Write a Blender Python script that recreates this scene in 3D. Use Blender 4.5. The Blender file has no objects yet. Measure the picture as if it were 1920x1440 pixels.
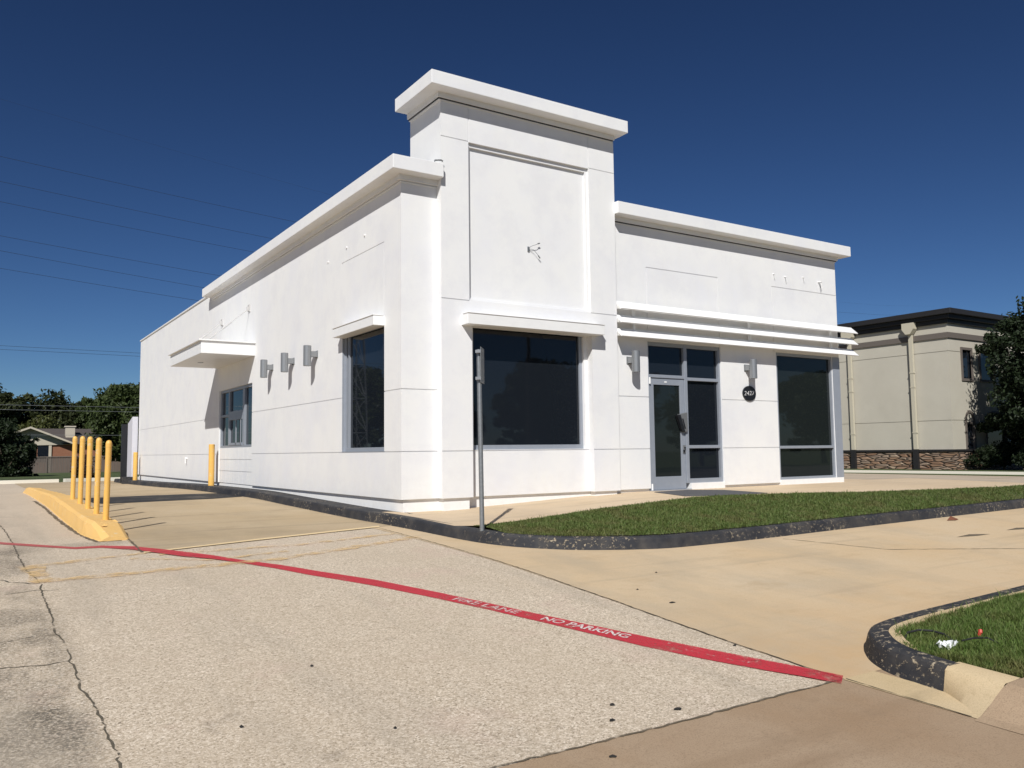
import bpy, bmesh, math, random
import numpy as np
from mathutils import Vector, Matrix
R_ = math.radians
S = bpy.context.scene
COL = S.collection

# ------------------------------------------------------------------ camera, sky, sun, exposure
cam = bpy.data.cameras.new('camera')
camo = bpy.data.objects.new('camera', cam)
COL.objects.link(camo)
yaw, pit, rol = 0.578087, 0.0802129, -0.0120112
fw = Vector((math.sin(yaw) * math.cos(pit), math.cos(yaw) * math.cos(pit), math.sin(pit)))
rt = Vector((math.cos(yaw), -math.sin(yaw), 0)); up = rt.cross(fw)
r2 = rt * math.cos(rol) + up * math.sin(rol); u2 = -rt * math.sin(rol) + up * math.cos(rol)
m = Matrix.Identity(4)
for i in range(3):
    m[i][0] = r2[i]; m[i][1] = u2[i]; m[i][2] = -fw[i]
m[0][3], m[1][3], m[2][3] = -5.51, -11.53, 0.762
camo.matrix_world = m
cam.sensor_width = 36; cam.lens = 1566.0 / 1920 * 36
cam.clip_start = .05; cam.clip_end = 5000
S.camera = camo

SUN = Vector((-.88, -1, 1.15)).normalized()
SUN_EL = math.asin(SUN.z); SUN_ROT = math.atan2(SUN.x, SUN.y)
w = bpy.data.worlds.new('World'); S.world = w; w.use_nodes = True
nt = w.node_tree; nt.nodes.clear()
sky = nt.nodes.new('ShaderNodeTexSky'); sky.sky_type = 'NISHITA'; sky.sun_disc = False
sky.sun_elevation = SUN_EL; sky.sun_rotation = SUN_ROT
sky.altitude = 200; sky.air_density = .8; sky.dust_density = .2; sky.ozone_density = 4.5
bg = nt.nodes.new('ShaderNodeBackground'); bg.inputs[1].default_value = .053
wo = nt.nodes.new('ShaderNodeOutputWorld')
gm = nt.nodes.new('ShaderNodeGamma'); gm.inputs[1].default_value = 1.4
tint = nt.nodes.new('ShaderNodeMix'); tint.data_type = 'RGBA'; tint.blend_type = 'MULTIPLY'; tint.inputs[0].default_value = 1
tint.inputs[7].default_value = (.365, .40, .43, 1)
nt.links.new(sky.outputs[0], gm.inputs[0]); nt.links.new(gm.outputs[0], tint.inputs[6])
nt.links.new(tint.outputs[2], bg.inputs[0]); nt.links.new(bg.outputs[0], wo.inputs[0])
sl = bpy.data.lights.new('sun', 'SUN'); sl.energy = 4.6; sl.angle = R_(.5); sl.color = (1, .972, .925)
so = bpy.data.objects.new('sun', sl); COL.objects.link(so)
so.rotation_euler = SUN.to_track_quat('Z', 'Y').to_euler(); so.location = (-20, -20, 30)
S.view_settings.view_transform = 'Standard'; S.view_settings.look = 'None'
S.view_settings.exposure = .1; S.view_settings.gamma = 1

rnd = random.Random(7)

# ------------------------------------------------------------------ material helpers
def mat(name, col, rough=.8, metal=0, spec=.5):
    M = bpy.data.materials.new(name); M.use_nodes = True
    b = M.node_tree.nodes['Principled BSDF']
    b.inputs['Base Color'].default_value = (*col, 1); b.inputs['Roughness'].default_value = rough
    b.inputs['Metallic'].default_value = metal; b.inputs['Specular IOR Level'].default_value = spec
    return M

class NT:
    """small node builder on world position"""
    def __init__(s, M):
        s.M = M; s.t = M.node_tree; s.b = s.t.nodes['Principled BSDF']
        g = s.t.nodes.new('ShaderNodeNewGeometry'); s.pos = g.outputs['Position']; s.geo = g
    def l(s, a, b): s.t.links.new(a, b)
    def noise(s, scale, detail=4, rough=.55, vec=None, stretch=None, off=(0, 0, 0)):
        n = s.t.nodes.new('ShaderNodeTexNoise'); n.inputs['Scale'].default_value = scale
        n.inputs['Detail'].default_value = detail; n.inputs['Roughness'].default_value = rough
        v = vec or s.pos
        mp = s.t.nodes.new('ShaderNodeMapping'); mp.inputs['Location'].default_value = off
        if stretch: mp.inputs['Scale'].default_value = stretch
        s.l(v, mp.inputs[0]); s.l(mp.outputs[0], n.inputs['Vector'])
        return n.outputs['Fac']
    def voro(s, scale, feature='F1', out='Color', vec=None):
        n = s.t.nodes.new('ShaderNodeTexVoronoi'); n.feature = feature; n.inputs['Scale'].default_value = scale
        s.l(vec or s.pos, n.inputs['Vector']); return n.outputs[out]
    def ramp(s, fac, stops):
        r = s.t.nodes.new('ShaderNodeValToRGB'); e = r.color_ramp.elements
        while len(e) < len(stops): e.new(.5)
        for el, (p, c) in zip(e, stops):
            el.position = p; el.color = (*c, 1) if not isinstance(c, (int, float)) else (c, c, c, 1)
        s.l(fac, r.inputs[0]); return r.outputs[0]
    def mix(s, fac, a, b, mode='MIX'):
        n = s.t.nodes.new('ShaderNodeMix'); n.data_type = 'RGBA'; n.blend_type = mode
        for sock, v in ((n.inputs[0], fac), (n.inputs[6], a), (n.inputs[7], b)):
            if isinstance(v, (int, float)): sock.default_value = v
            elif isinstance(v, tuple): sock.default_value = (*v, 1)
            else: s.l(v, sock)
        return n.outputs[2]
    def math(s, op, a, b=None, clamp=False):
        n = s.t.nodes.new('ShaderNodeMath'); n.operation = op; n.use_clamp = clamp
        for sock, v in ((n.inputs[0], a), (n.inputs[1], b)):
            if v is None: continue
            if isinstance(v, (int, float)): sock.default_value = v
            else: s.l(v, sock)
        return n.outputs[0]
    def xyz(s, vec=None):
        n = s.t.nodes.new('ShaderNodeSeparateXYZ'); s.l(vec or s.pos, n.inputs[0]); return n.outputs
    def obj(s):
        n = s.t.nodes.new('ShaderNodeTexCoord'); return n.outputs['Object']
    def col(s, c): s.l(c, s.b.inputs['Base Color'])
    def bump(s, h, strength, dist):
        n = s.t.nodes.new('ShaderNodeBump'); n.inputs['Strength'].default_value = strength
        n.inputs['Distance'].default_value = dist
        s.l(h, n.inputs['Height']); s.l(n.outputs[0], s.b.inputs['Normal'])
    def rough(s, c): s.l(c, s.b.inputs['Roughness'])
    def alpha(s, c): s.l(c, s.b.inputs['Alpha'])

# ---- white painted stucco
M_white = mat('white_stucco', (.8, .8, .79), .75, 0, .3); n = NT(M_white)
blot = n.ramp(n.noise(.9, 5, .6), [(.45, 0.0), (.75, 1.0)])
fine = n.noise(6, 4)
c = n.mix(blot, (.78, .78, .77), (.72, .725, .755))
c = n.mix(n.ramp(fine, [(.35, 0.0), (.8, .25)]), c, (.75, .75, .75))
dirt = n.ramp(n.noise(3.5, 6, .65, stretch=(1, 1, .16)), [(.52, 0.0), (.78, .4)])
c = n.mix(dirt, c, (.73, .725, .70))
zz = n.xyz()[2]; base = n.t.nodes.new('ShaderNodeMapRange'); base.inputs[1].default_value = .55; base.inputs[2].default_value = .02; n.l(zz, base.inputs[0])
c = n.mix(n.math('MULTIPLY', n.math('MULTIPLY', base.outputs[0], n.ramp(n.noise(7, 6, .7), [(.4, 0.0), (.7, 1.0)])), .22), c, (.62, .57, .49))
tro = n.noise(1.6, 7, .7, off=(2, 2, 2)); c = n.mix(n.ramp(tro, [(.48, 0.0), (.64, .48)]), c, (.69, .69, .71)); n.col(c)
n.bump(n.math('ADD', n.math('MULTIPLY', n.noise(150, 3), .4), n.noise(7, 5, .6)), .22, .006)
# plinth: rougher, a little dirty near the ground
M_plinth = mat('white_plinth_paint', (.8, .8, .79), .8, 0, .3); n = NT(M_plinth)
z = n.xyz()[2]
d = n.math('MULTIPLY', n.ramp(n.noise(9, 5, .6), [(.4, 0.0), (.7, 1.0)]), .18)
n.col(n.mix(d, (.80, .80, .79), (.58, .54, .48))); n.bump(n.noise(60, 4), .35, .004)
M_trim = mat('white_metal_trim', (.8, .8, .79), .45); n = NT(M_trim)
n.col(n.mix(n.ramp(n.noise(5, 5), [(.5, 0.0), (.8, .5)]), (.80, .80, .79), (.70, .70, .69)))
M_encl = mat('shaded_white_paint', (.55, .55, .60), .8)  # white enclosure wall, its weaker light put into a lavender-grey base colour
M_rod = mat('dull_white_rod', (.52, .51, .50), .6)
M_dark = mat('dark_flashing', (.03, .03, .035), .6)
M_alu = mat('grey_aluminium_paint', (.32, .35, .40), .42, .25)
n = NT(M_alu); n.col(n.mix(n.noise(8, 4), (.29, .32, .37), (.36, .39, .44)))
M_galv = mat('galvanised_steel', (.33, .35, .36), .45, .6); n = NT(M_galv)
n.col(n.mix(n.noise(30, 4), (.19, .20, .21), (.33, .35, .36)))
M_lamp = mat('silver_lamp_paint', (.27, .28, .29), .4, .5)
def glass(name, col):
    M = mat(name, col, .02, 0, .45); n = NT(M)
    n.bump(n.noise(.8, 2), .05, .02); return M
M_glass = glass('tinted_glass', (.010, .013, .018))
M_glass2 = glass('tinted_glass_green', (.013, .017, .017))
M_black = mat('black_plastic', (.012, .013, .016), .35)
M_blackmet = mat('worn_metal_plate', (.17, .175, .18), .4, .2)
M_letter = mat('white_lettering', (.8, .8, .8), .6)
M_roof = mat('flat_roof_membrane', (.55, .54, .52), .9)

def yellow(name, s):
    M = mat(name, (.75, .43, .09), .5); n = NT(M)
    c = n.mix(n.noise(5, 4), (.80, .47, .105), (.68, .40, .10))
    ch = n.ramp(n.noise(s, 6, .7), [(.60, 0.0), (.64, .8)])
    c = n.mix(ch, c, (.60, .50, .34)); sc_ = n.ramp(n.noise(20, 6, .7, stretch=(1, 1, .12)), [(.56, 0.0), (.72, .5)])
    c = n.mix(sc_, c, (.42, .27, .10)); n.col(c)
    n.bump(n.noise(40, 4), .3, .004); return M
M_yel = yellow('yellow_post_paint', 9)
M_yelk = mat('yellow_island_paint', (.78, .50, .16), .7); n = NT(M_yelk)
c = n.mix(n.noise(2.5, 5), (.80, .49, .15), (.74, .48, .19))
zz = n.xyz()[1]
chip = n.ramp(n.noise(7, 8, .7), [(.60, 0.0), (.63, 1.0)])
endm = n.ramp(n.math('MULTIPLY_ADD', zz, -1.0), [(0, 0.0), (1, 1.0)])
c = n.mix(n.math('MULTIPLY', chip, .55), c, (.72, .62, .42)); n.col(c)
n.bump(n.noise(25, 6, .65), .7, .012)

# ---- ground materials
M_asph = mat('exposed_aggregate_asphalt', (.4, .33, .24), .9, 0, .2); n = NT(M_asph)
x, y, z = n.xyz()
ag = n.voro(88); ag2 = n.voro(190)
sx = n.t.nodes.new('ShaderNodeSeparateColor'); n.l(ag, sx.inputs[0])
sx2 = n.t.nodes.new('ShaderNodeSeparateColor'); n.l(ag2, sx2.inputs[0])
peb = n.math('ADD', n.math('MULTIPLY', sx.outputs[0], .6), n.math('MULTIPLY', sx2.outputs[0], .4))
c = n.ramp(peb, [(.05, (.17, .135, .095)), (.24, (.47, .385, .285)), (.58, (.60, .505, .39)), (.95, (.88, .78, .65))])
big = n.noise(.8, 5, .6)
c = n.mix(n.ramp(big, [(.35, 0.0), (.75, .45)]), c, (.50, .41, .30))
pink = n.ramp(n.noise(1.3, 5, .6, off=(5, 3, 0)), [(.56, 0.0), (.72, .35)])
c = n.mix(pink, c, (.56, .41, .34))
# grey old seal coat and black worn patches left of the long crack and around the island end
leftm = n.ramp(n.math('MULTIPLY_ADD', x, -1.0, ), [(0, 0.0), (1, 1.0)])
mr = n.t.nodes.new('ShaderNodeMapRange'); mr.inputs[1].default_value = -4.8; mr.inputs[2].default_value = -5.0
n.l(n.math('ADD', x, n.math('MULTIPLY', n.math('SUBTRACT', n.noise(4, 3), .5), .12)), mr.inputs[0]); leftm = mr.outputs[0]
pat = n.ramp(n.noise(1.15, 6, .62, stretch=(1.6, .8, 1), off=(2.3, 7.1, 0)), [(.44, 0.0), (.60, 1.0)])
gr = n.ramp(n.noise(55, 3, .7), [(.38, .15), (.62, 1.0)])
dk = n.math('MULTIPLY', n.math('MULTIPLY', leftm, pat), gr)
c = n.mix(n.math('MULTIPLY', dk, .75), c, (.075, .068, .055))
def spot(cx, cy, rx, ry):
    dx = n.math('DIVIDE', n.math('SUBTRACT', x, cx), rx); dy = n.math('DIVIDE', n.math('SUBTRACT', y, cy), ry)
    rr = n.math('ADD', n.math('MULTIPLY', dx, dx), n.math('MULTIPLY', dy, dy))
    rr = n.math('ADD', rr, n.math('MULTIPLY', n.math('SUBTRACT', n.noise(3, 5), .5), 1.6))
    return n.ramp(rr, [(.35, 1.0), (1.0, 0.0)])
for sp, k in ((spot(-5.15, -6.55, .28, .42), .85), (spot(-5.25, -4.1, .35, .35), .6), (spot(-5.0, -.3, .45, .55), .4), (spot(-4.25, -.25, .5, .3), .45), (spot(-5.4, -1.4, .5, .5), .4)):
    c = n.mix(n.math('MULTIPLY', n.math('MULTIPLY', sp, gr), k), c, (.06, .055, .045))
# beyond the fire lane the surface is a smoother, pinker grey
mr2 = n.t.nodes.new('ShaderNodeMapRange'); mr2.inputs[1].default_value = -.5; mr2.inputs[2].default_value = 1.5
n.l(y, mr2.inputs[0])
c = n.mix(n.math('MULTIPLY', mr2.outputs[0], .6), c, n.mix(n.noise(3, 6), (.47, .39, .30), (.58, .49, .39)))
n.col(c)
trk = n.ramp(n.noise(.9, 5, .6, stretch=(2.2, .35, 1), off=(1, 6, 0)), [(.52, 0.0), (.70, .5)])
c = n.mix(trk, c, n.mix(peb, (.34, .29, .225), (.50, .43, .34))); n.col(c)
oil = n.ramp(n.noise(2.6, 3, .5, off=(3, 5, 0)), [(.70, 0.0), (.76, .35)]); c = n.mix(oil, c, (.22, .18, .14)); n.col(c)
n.bump(n.math('ADD', n.math('MULTIPLY', peb, .7), n.math('MULTIPLY', n.noise(30, 4), .5)), .6, .006)

def concrete(name, a, b, stain, sc=1.0, speck=.35, wash=None):
    M = mat(name, a, .85, 0, .25); n = NT(M)
    c = n.mix(n.ramp(n.noise(.55 * sc, 6, .62, off=(3, 1, 0)), [(.35, 0.0), (.68, 1.0)]), a, b)
    st = n.ramp(n.noise(.75 * sc, 7, .66, off=(8, 4, 0), stretch=(1, .6, 1)), [(.50, 0.0), (.74, 1.0)])
    c = n.mix(n.math('MULTIPLY', st, .75), c, stain)
    st2 = n.ramp(n.noise(2.3 * sc, 8, .7, off=(1, 9, 0), stretch=(.5, 1, 1)), [(.56, 0.0), (.70, .55)])
    c = n.mix(st2, c, tuple(v * .78 for v in a))
    tm = n.ramp(n.noise(.8, 5, .6, off=(6, 2, 0), stretch=(.22, 3.2, 1)), [(.54, 0.0), (.70, .45)])
    c = n.mix(tm, c, tuple(v * .76 for v in stain))
    sp = n.ramp(n.noise(120, 4, .7), [(.36, 1.0), (.5, 0.0)])
    c = n.mix(n.math('MULTIPLY', sp, speck), c, tuple(v * .55 for v in a))
    sp2 = n.ramp(n.noise(14, 6, .7), [(.55, 0.0), (.75, .35)])
    c = n.mix(sp2, c, tuple(v * .8 for v in a))
    pits = n.ramp(n.voro(2.2, 'F1', 'Distance'), [(.010, 1.0), (.022, 0.0)])
    c = n.mix(n.math('MULTIPLY', pits, .7), c, (.08, .065, .05))
    if wash:
        yy = n.xyz()[1]; mr = n.t.nodes.new('ShaderNodeMapRange'); mr.inputs[1].default_value = -6.0; mr.inputs[2].default_value = -7.9; n.l(yy, mr.inputs[0])
        c = n.mix(n.math('MULTIPLY', mr.outputs[0], n.ramp(n.noise(1.4, 6, .65, off=(2, 8, 0)), [(.38, .15), (.62, .75)])), c, wash)
    gp = n.ramp(n.noise(34, 5, .7), [(.58, 0.0), (.74, .45)]); c = n.mix(n.math('MULTIPLY', gp, speck * 1.6), c, tuple(v * .6 for v in a))
    n.col(c); n.bump(n.noise(90, 5, .6), .35, .004); return M
M_apron = concrete('tan_concrete', (.585, .435, .265), (.61, .485, .33), (.43, .355, .255), wash=(.56, .375, .20))
M_lane = concrete('drive_lane_concrete', (.45, .345, .215), (.50, .40, .27), (.34, .27, .18))
M_walk = concrete('sidewalk_concrete', (.60, .465, .31), (.64, .51, .36), (.50, .40, .29))
M_brown = concrete('brown_street_concrete', (.36, .255, .165), (.42, .315, .215), (.33, .22, .13), 1.3, .6)
M_barekerb = concrete('bare_kerb_concrete', (.56, .43, .25), (.62, .49, .31), (.42, .33, .22), 2, .4)
M_street = concrete('street_asphalt', (.14, .13, .12), (.18, .17, .15), (.1, .1, .1))
M_farlot = concrete('grey_lot_concrete', (.47, .385, .29), (.54, .45, .35), (.36, .30, .24))

def blackkerb(name, amount, bigm=True):
    M = mat(name, (.03, .032, .037), .7, 0, .3); n = NT(M)
    c = n.mix(n.noise(6, 5), (.014, .015, .019), (.045, .047, .054))
    ch = n.ramp(n.noise(19, 10, .75, stretch=(1, 1, 1.3)), [(amount, 0.0), (amount + .035, 1.0)])
    big = n.ramp(n.noise(1.2, 4), [(.42, 0.0), (.62, 1.0)])
    if bigm: ch = n.math('MULTIPLY', ch, big)
    dust = n.ramp(n.noise(3, 6, .65, off=(4, 2, 0)), [(.45, 0.0), (.75, .45)])
    c = n.mix(dust, c, (.13, .115, .095)); c = n.mix(ch, c, n.mix(n.noise(30, 3), (.30, .24, .16), (.50, .43, .32))); n.col(c)
    n.bump(n.math('SUBTRACT', n.noise(35, 5), ch), .6, .006); return M
M_kerbA = blackkerb('black_kerb_paint', .56)
M_kerbB = blackkerb('flaking_black_kerb_paint', .555, False)
M_kerbW = mat('pale_kerb', (.72, .68, .58), .8)

M_tar = mat('dark_tar_patch', (.02, .02, .021), .7); n = NT(M_tar)
x, y, z = n.xyz()
wear = n.ramp(n.noise(2.6, 7, .68, stretch=(.6, 2.2, 1)), [(.54, 0.0), (.66, 1.0)])
n.col(n.mix(wear, (.012, .012, .013), (.20, .17, .13)))
n.alpha(n.ramp(n.noise(5, 7, .7, off=(1, 2, 0)), [(.27, 0.0), (.34, 1.0)]))
M_crack = mat('crack_fill', (.10, .085, .06), .95); n = NT(M_crack)
n.alpha(n.ramp(n.noise(9, 5, .7), [(.38, 0.0), (.50, 1.0)]))
M_seam = mat('dirty_joint', (.13, .105, .07), .95); n = NT(M_seam)
n.alpha(n.ramp(n.noise(7, 6, .7), [(.33, .15), (.52, 1.0)]))
M_red = mat('red_fire_lane_paint', (.46, .045, .06), .75); n = NT(M_red)
x, y, z = n.xyz()
c = n.mix(n.noise(4, 5), (.55, .028, .045), (.46, .03, .045))
fade = n.t.nodes.new('ShaderNodeMapRange'); fade.inputs[1].default_value = -3.3; fade.inputs[2].default_value = -5.2; n.l(x, fade.inputs[0])
c = n.mix(n.math('MULTIPLY', fade.outputs[0], .6), c, (.42, .19, .16)); n.col(c)
wear = n.ramp(n.noise(75, 5, .7), [(.34, .25), (.46, 1.0)])
n.alpha(n.math('MULTIPLY', wear, n.ramp(n.noise(3.2, 8, .75), [(.33, .35), (.47, 1.0)])))
n.bump(n.noise(75, 4), .5, .005)
M_text = mat('white_stencil_paint', (.78, .72, .68), .8); n = NT(M_text)
n.alpha(n.math('MULTIPLY', n.ramp(n.noise(60, 4, .7), [(.36, .15), (.52, .9)]), n.ramp(n.noise(9, 5, .7), [(.32, .35), (.50, 1.0)])))
M_textw = mat('worn_white_stencil_paint', (.74, .62, .58), .8); n = NT(M_textw)
n.alpha(n.ramp(n.noise(40, 5, .7), [(.42, .1), (.58, .85)]))
M_textx = mat('scuffed_stencil_paint', (.70, .48, .44), .8); n = NT(M_textx)
n.alpha(n.ramp(n.noise(22, 5, .7), [(.52, 0.0), (.66, .6)]))
M_fyel = mat('faded_yellow_paint', (.72, .50, .24), .85); n = NT(M_fyel)
n.alpha(n.math('MULTIPLY', n.ramp(n.noise(6, 7, .72), [(.40, 0.0), (.62, .8)]), n.ramp(n.noise(70, 3), [(.3, .4), (.5, 1.0)])))
M_lyel = mat('pale_yellow_line_paint', (.78, .60, .34), .8); n = NT(M_lyel)
n.alpha(n.ramp(n.noise(8, 6, .7), [(.25, .3), (.42, .95)]))
M_mat = mat('dark_entrance_mat', (.075, .075, .08), .95); n = NT(M_mat)
n.col(n.mix(n.noise(40, 4), (.055, .055, .06), (.11, .11, .115)))

def leafmat(name, a, b, c_, tr=.25, sc=1.2, dry=None):
    M = mat(name, a, .6, 0, .3); n = NT(M)
    ri = n.geo.outputs['Random Per Island']
    c = n.mix(n.noise(sc, 3), a, b); c = n.mix(n.math('MULTIPLY', ri, .7), c, c_)
    if dry:
        c = n.mix(n.ramp(n.noise(1.6, 6, .65, off=(3, 3, 0)), [(.50, 0.0), (.66, .75)]), c, dry)
        c = n.mix(n.ramp(n.noise(5, 5, .65, off=(7, 1, 0)), [(.50, 0.0), (.70, .5)]), c, b)
    n.col(c)
    tb = n.t.nodes.new('ShaderNodeBsdfTranslucent'); n.l(c, tb.inputs[0])
    ms = n.t.nodes.new('ShaderNodeMixShader'); ms.inputs[0].default_value = tr
    n.l(n.b.outputs[0], ms.inputs[1]); n.l(tb.outputs[0], ms.inputs[2])
    n.l(ms.outputs[0], n.t.nodes['Material Output'].inputs[0]); return M
M_leaf = leafmat('tree_leaves', (.045, .065, .018), (.075, .10, .028), (.025, .04, .012))
M_leafd = leafmat('dark_oak_leaves', (.018, .03, .012), (.032, .05, .018), (.010, .018, .008))
M_leafm = leafmat('olive_leaves', (.035, .045, .016), (.06, .068, .022), (.020, .03, .010))
M_leafy = leafmat('yellowish_leaves', (.08, .09, .022), (.11, .115, .03), (.035, .048, .015))
M_leafr = leafmat('reddish_leaves', (.10, .03, .025), (.05, .05, .02), (.06, .02, .02))
M_grass = leafmat('grass_blades', (.065, .15, .022), (.13, .21, .04), (.21, .22, .08), .35, 2.2, (.19, .17, .065))
M_grassd = leafmat('lawn_grass_blades', (.065, .135, .025), (.12, .18, .04), (.20, .20, .075), .35, 2.5, (.17, .155, .06))
M_soil = mat('turf_soil', (.05, .06, .02), .95); n = NT(M_soil)
n.col(n.mix(n.noise(25, 5, .7), (.035, .06, .015), (.10, .085, .04)))
M_lawn = mat('far_lawn', (.07, .11, .03), .95); n = NT(M_lawn)
c = n.mix(n.noise(.5, 6, .65), (.055, .085, .022), (.10, .125, .04)); c = n.mix(n.ramp(n.noise(22, 5, .7), [(.4, 0.0), (.7, .6)]), c, (.035, .055, .015))
n.col(c); n.bump(n.noise(30, 5, .7), 1, .05)
M_bark = mat('bark', (.09, .07, .05), .95); n = NT(M_bark); n.bump(n.noise(14, 6, .7, stretch=(1, 1, .2)), 1, .03)
M_beige = mat('beige_stucco', (.42, .38, .29), .85); n = NT(M_beige)
n.col(n.mix(n.ramp(n.noise(.7, 6, .6), [(.35, 0.0), (.75, 1.0)]), (.49, .46, .385), (.44, .41, .34))); n.bump(n.noise(60, 3), .3, .004)
M_beige2 = mat('cream_downspout_metal', (.50, .46, .36), .5)
M_brownt = mat('dark_brown_trim', (.016, .015, .016), .6)
M_taupe = mat('taupe_trim', (.13, .11, .095), .7)
M_stone = mat('stacked_stone', (.25, .17, .12), .9); n = NT(M_stone)
v = n.t.nodes.new('ShaderNodeMapping'); v.inputs['Scale'].default_value = (1.8, 1.8, 9); n.l(n.pos, v.inputs[0])
sc_ = n.voro(1, 'F1', 'Color', v.outputs[0]); ss = n.t.nodes.new('ShaderNodeSeparateColor'); n.l(sc_, ss.inputs[0])
c = n.ramp(ss.outputs[0], [(0, (.16, .085, .05)), (.35, (.30, .19, .12)), (.65, (.22, .16, .12)), (1, (.40, .30, .21))])
ed = n.voro(1, 'DISTANCE_TO_EDGE', 'Distance', v.outputs[0])
c = n.mix(n.ramp(ed, [(.02, 1.0), (.10, 0.0)]), c, (.04, .03, .025)); n.col(c); n.bump(n.ramp(ed, [(0, 0.0), (.2, 1.0)]), 1, .05)
M_brick = mat('red_brick', (.2, .08, .045), .9); n = NT(M_brick)
n.col(n.mix(n.noise(2.5, 5, .7), (.20, .075, .04), (.30, .15, .09)))
M_shingle = mat('roof_shingles', (.13, .11, .10), .95); n = NT(M_shingle)
n.col(n.mix(n.noise(3, 5, .7), (.055, .045, .042), (.09, .075, .068)))
M_cream = mat('cream_siding', (.50, .45, .36), .8)
M_fence = mat('weathered_fence_wood', (.12, .10, .085), .95); n = NT(M_fence)
n.col(n.mix(n.noise(3, 4, .6, stretch=(4, 4, .3)), (.085, .07, .06), (.17, .145, .125)))
M_wire = mat('black_cable', (.012, .012, .014), .6)
M_paper = mat('white_crumpled_paper', (.75, .76, .78), .9)
M_redpl = mat('red_plastic_cap', (.5, .05, .03), .5)
M_dleaf = mat('dead_leaf', (.16, .06, .03), .9)
M_gum = mat('dark_debris', (.02, .018, .016), .9)

# ------------------------------------------------------------------ mesh helpers
class MB:
    def __init__(s): s.v = []; s.f = []
    def add(s, vs, fs):
        o = len(s.v); s.v += [tuple(p) for p in vs]; s.f += [tuple(i + o for i in f) for f in fs]; return s
    def box(s, x0, x1, y0, y1, z0, z1):
        vs = [(x0, y0, z0), (x1, y0, z0), (x1, y1, z0), (x0, y1, z0), (x0, y0, z1), (x1, y0, z1), (x1, y1, z1), (x0, y1, z1)]
        return s.add(vs, [(0, 3, 2, 1), (4, 5, 6, 7), (0, 1, 5, 4), (1, 2, 6, 5), (2, 3, 7, 6), (3, 0, 4, 7)])
    def prism(s, pts, d0, d1, axis='z'):
        n = len(pts)
        def P(a, b, d): return {'z': (a, b, d), 'x': (d, a, b), 'y': (a, d, b)}[axis]
        vs = [P(a, b, d0) for a, b in pts] + [P(a, b, d1) for a, b in pts]
        return s.add(vs, [tuple(range(n))[::-1], tuple(range(n, 2 * n))] + [(i, (i + 1) % n, n + (i + 1) % n, n + i) for i in range(n)])
    def tube(s, pts, rad, seg=8, cap=True):
        pts = [Vector(p) for p in pts]; n = len(pts)
        if not hasattr(rad, '__len__'): rad = [rad] * n
        vs = []; ref = None
        for i, p in enumerate(pts):
            t = (pts[min(i + 1, n - 1)] - pts[max(i - 1, 0)]).normalized()
            if ref is None: ref = t.orthogonal().normalized()
            ref = (ref - t * ref.dot(t)); ref = ref.normalized() if ref.length > 1e-6 else t.orthogonal().normalized()
            b = t.cross(ref)
            for k in range(seg):
                a = 2 * math.pi * k / seg; vs.append(p + (ref * math.cos(a) + b * math.sin(a)) * rad[i])
        fs = [(i * seg + k, i * seg + (k + 1) % seg, (i + 1) * seg + (k + 1) % seg, (i + 1) * seg + k) for i in range(n - 1) for k in range(seg)]
        if cap: fs += [tuple(range(seg))[::-1], tuple(range((n - 1) * seg, n * seg))]
        return s.add(vs, fs)
    def lathe(s, prof, cx, cy, seg=20):
        vs = [(cx + r * math.cos(2 * math.pi * k / seg), cy + r * math.sin(2 * math.pi * k / seg), z) for r, z in prof for k in range(seg)]
        n = len(prof)
        fs = [(i * seg + k, i * seg + (k + 1) % seg, (i + 1) * seg + (k + 1) % seg, (i + 1) * seg + k) for i in range(n - 1) for k in range(seg)]
        fs += [tuple(range(seg))[::-1], tuple(range((n - 1) * seg, n * seg))]
        return s.add(vs, fs)
    def quad(s, a, b, c, d): return s.add([a, b, c, d], [(0, 1, 2, 3)])
    def build(s, name, M, parent=None, smooth=False, bevel=0):
        me = bpy.data.meshes.new(name); me.from_pydata(s.v, [], s.f); me.update()
        bm = bmesh.new(); bm.from_mesh(me); bmesh.ops.recalc_face_normals(bm, faces=bm.faces); bm.to_mesh(me); bm.free()
        return link(name, me, M, parent, smooth, bevel)

def link(name, me, M, parent=None, smooth=False, bevel=0):
    o = bpy.data.objects.new(name, me); COL.objects.link(o)
    if M: me.materials.append(M)
    if smooth:
        for p in me.polygons: p.use_smooth = True
        me.set_sharp_from_angle(angle=R_(38))
    if bevel:
        b = o.modifiers.new('bevel', 'BEVEL'); b.width = bevel; b.segments = 2; b.limit_method = 'ANGLE'
    if parent:
        o.parent = parent; o.matrix_parent_inverse = Matrix.Translation(-Vector(parent_world(parent)))
    return o
def parent_world(o):
    p = Vector(o.location)
    return p if o.parent is None else p + Vector((0, 0, 0))
def tag(o, label=None, cat=None, group=None, kind=None):
    if label: o['label'] = label
    if cat: o['category'] = cat
    if group: o['group'] = group
    if kind: o['kind'] = kind
    return o
def empty(name, loc, label, cat, group=None):
    o = bpy.data.objects.new(name, None); COL.objects.link(o); o.location = loc; o.empty_display_size = .2
    return tag(o, label, cat, group)
def struct(o): return tag(o, kind='structure')
def dup(o, delta, parent=None):
    c = o.copy(); COL.objects.link(c)
    if parent: c.parent = parent
    else: c.location = Vector(o.location) + Vector(delta)
    for k in list(o.children): dup(k, delta, c)
    return c

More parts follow.
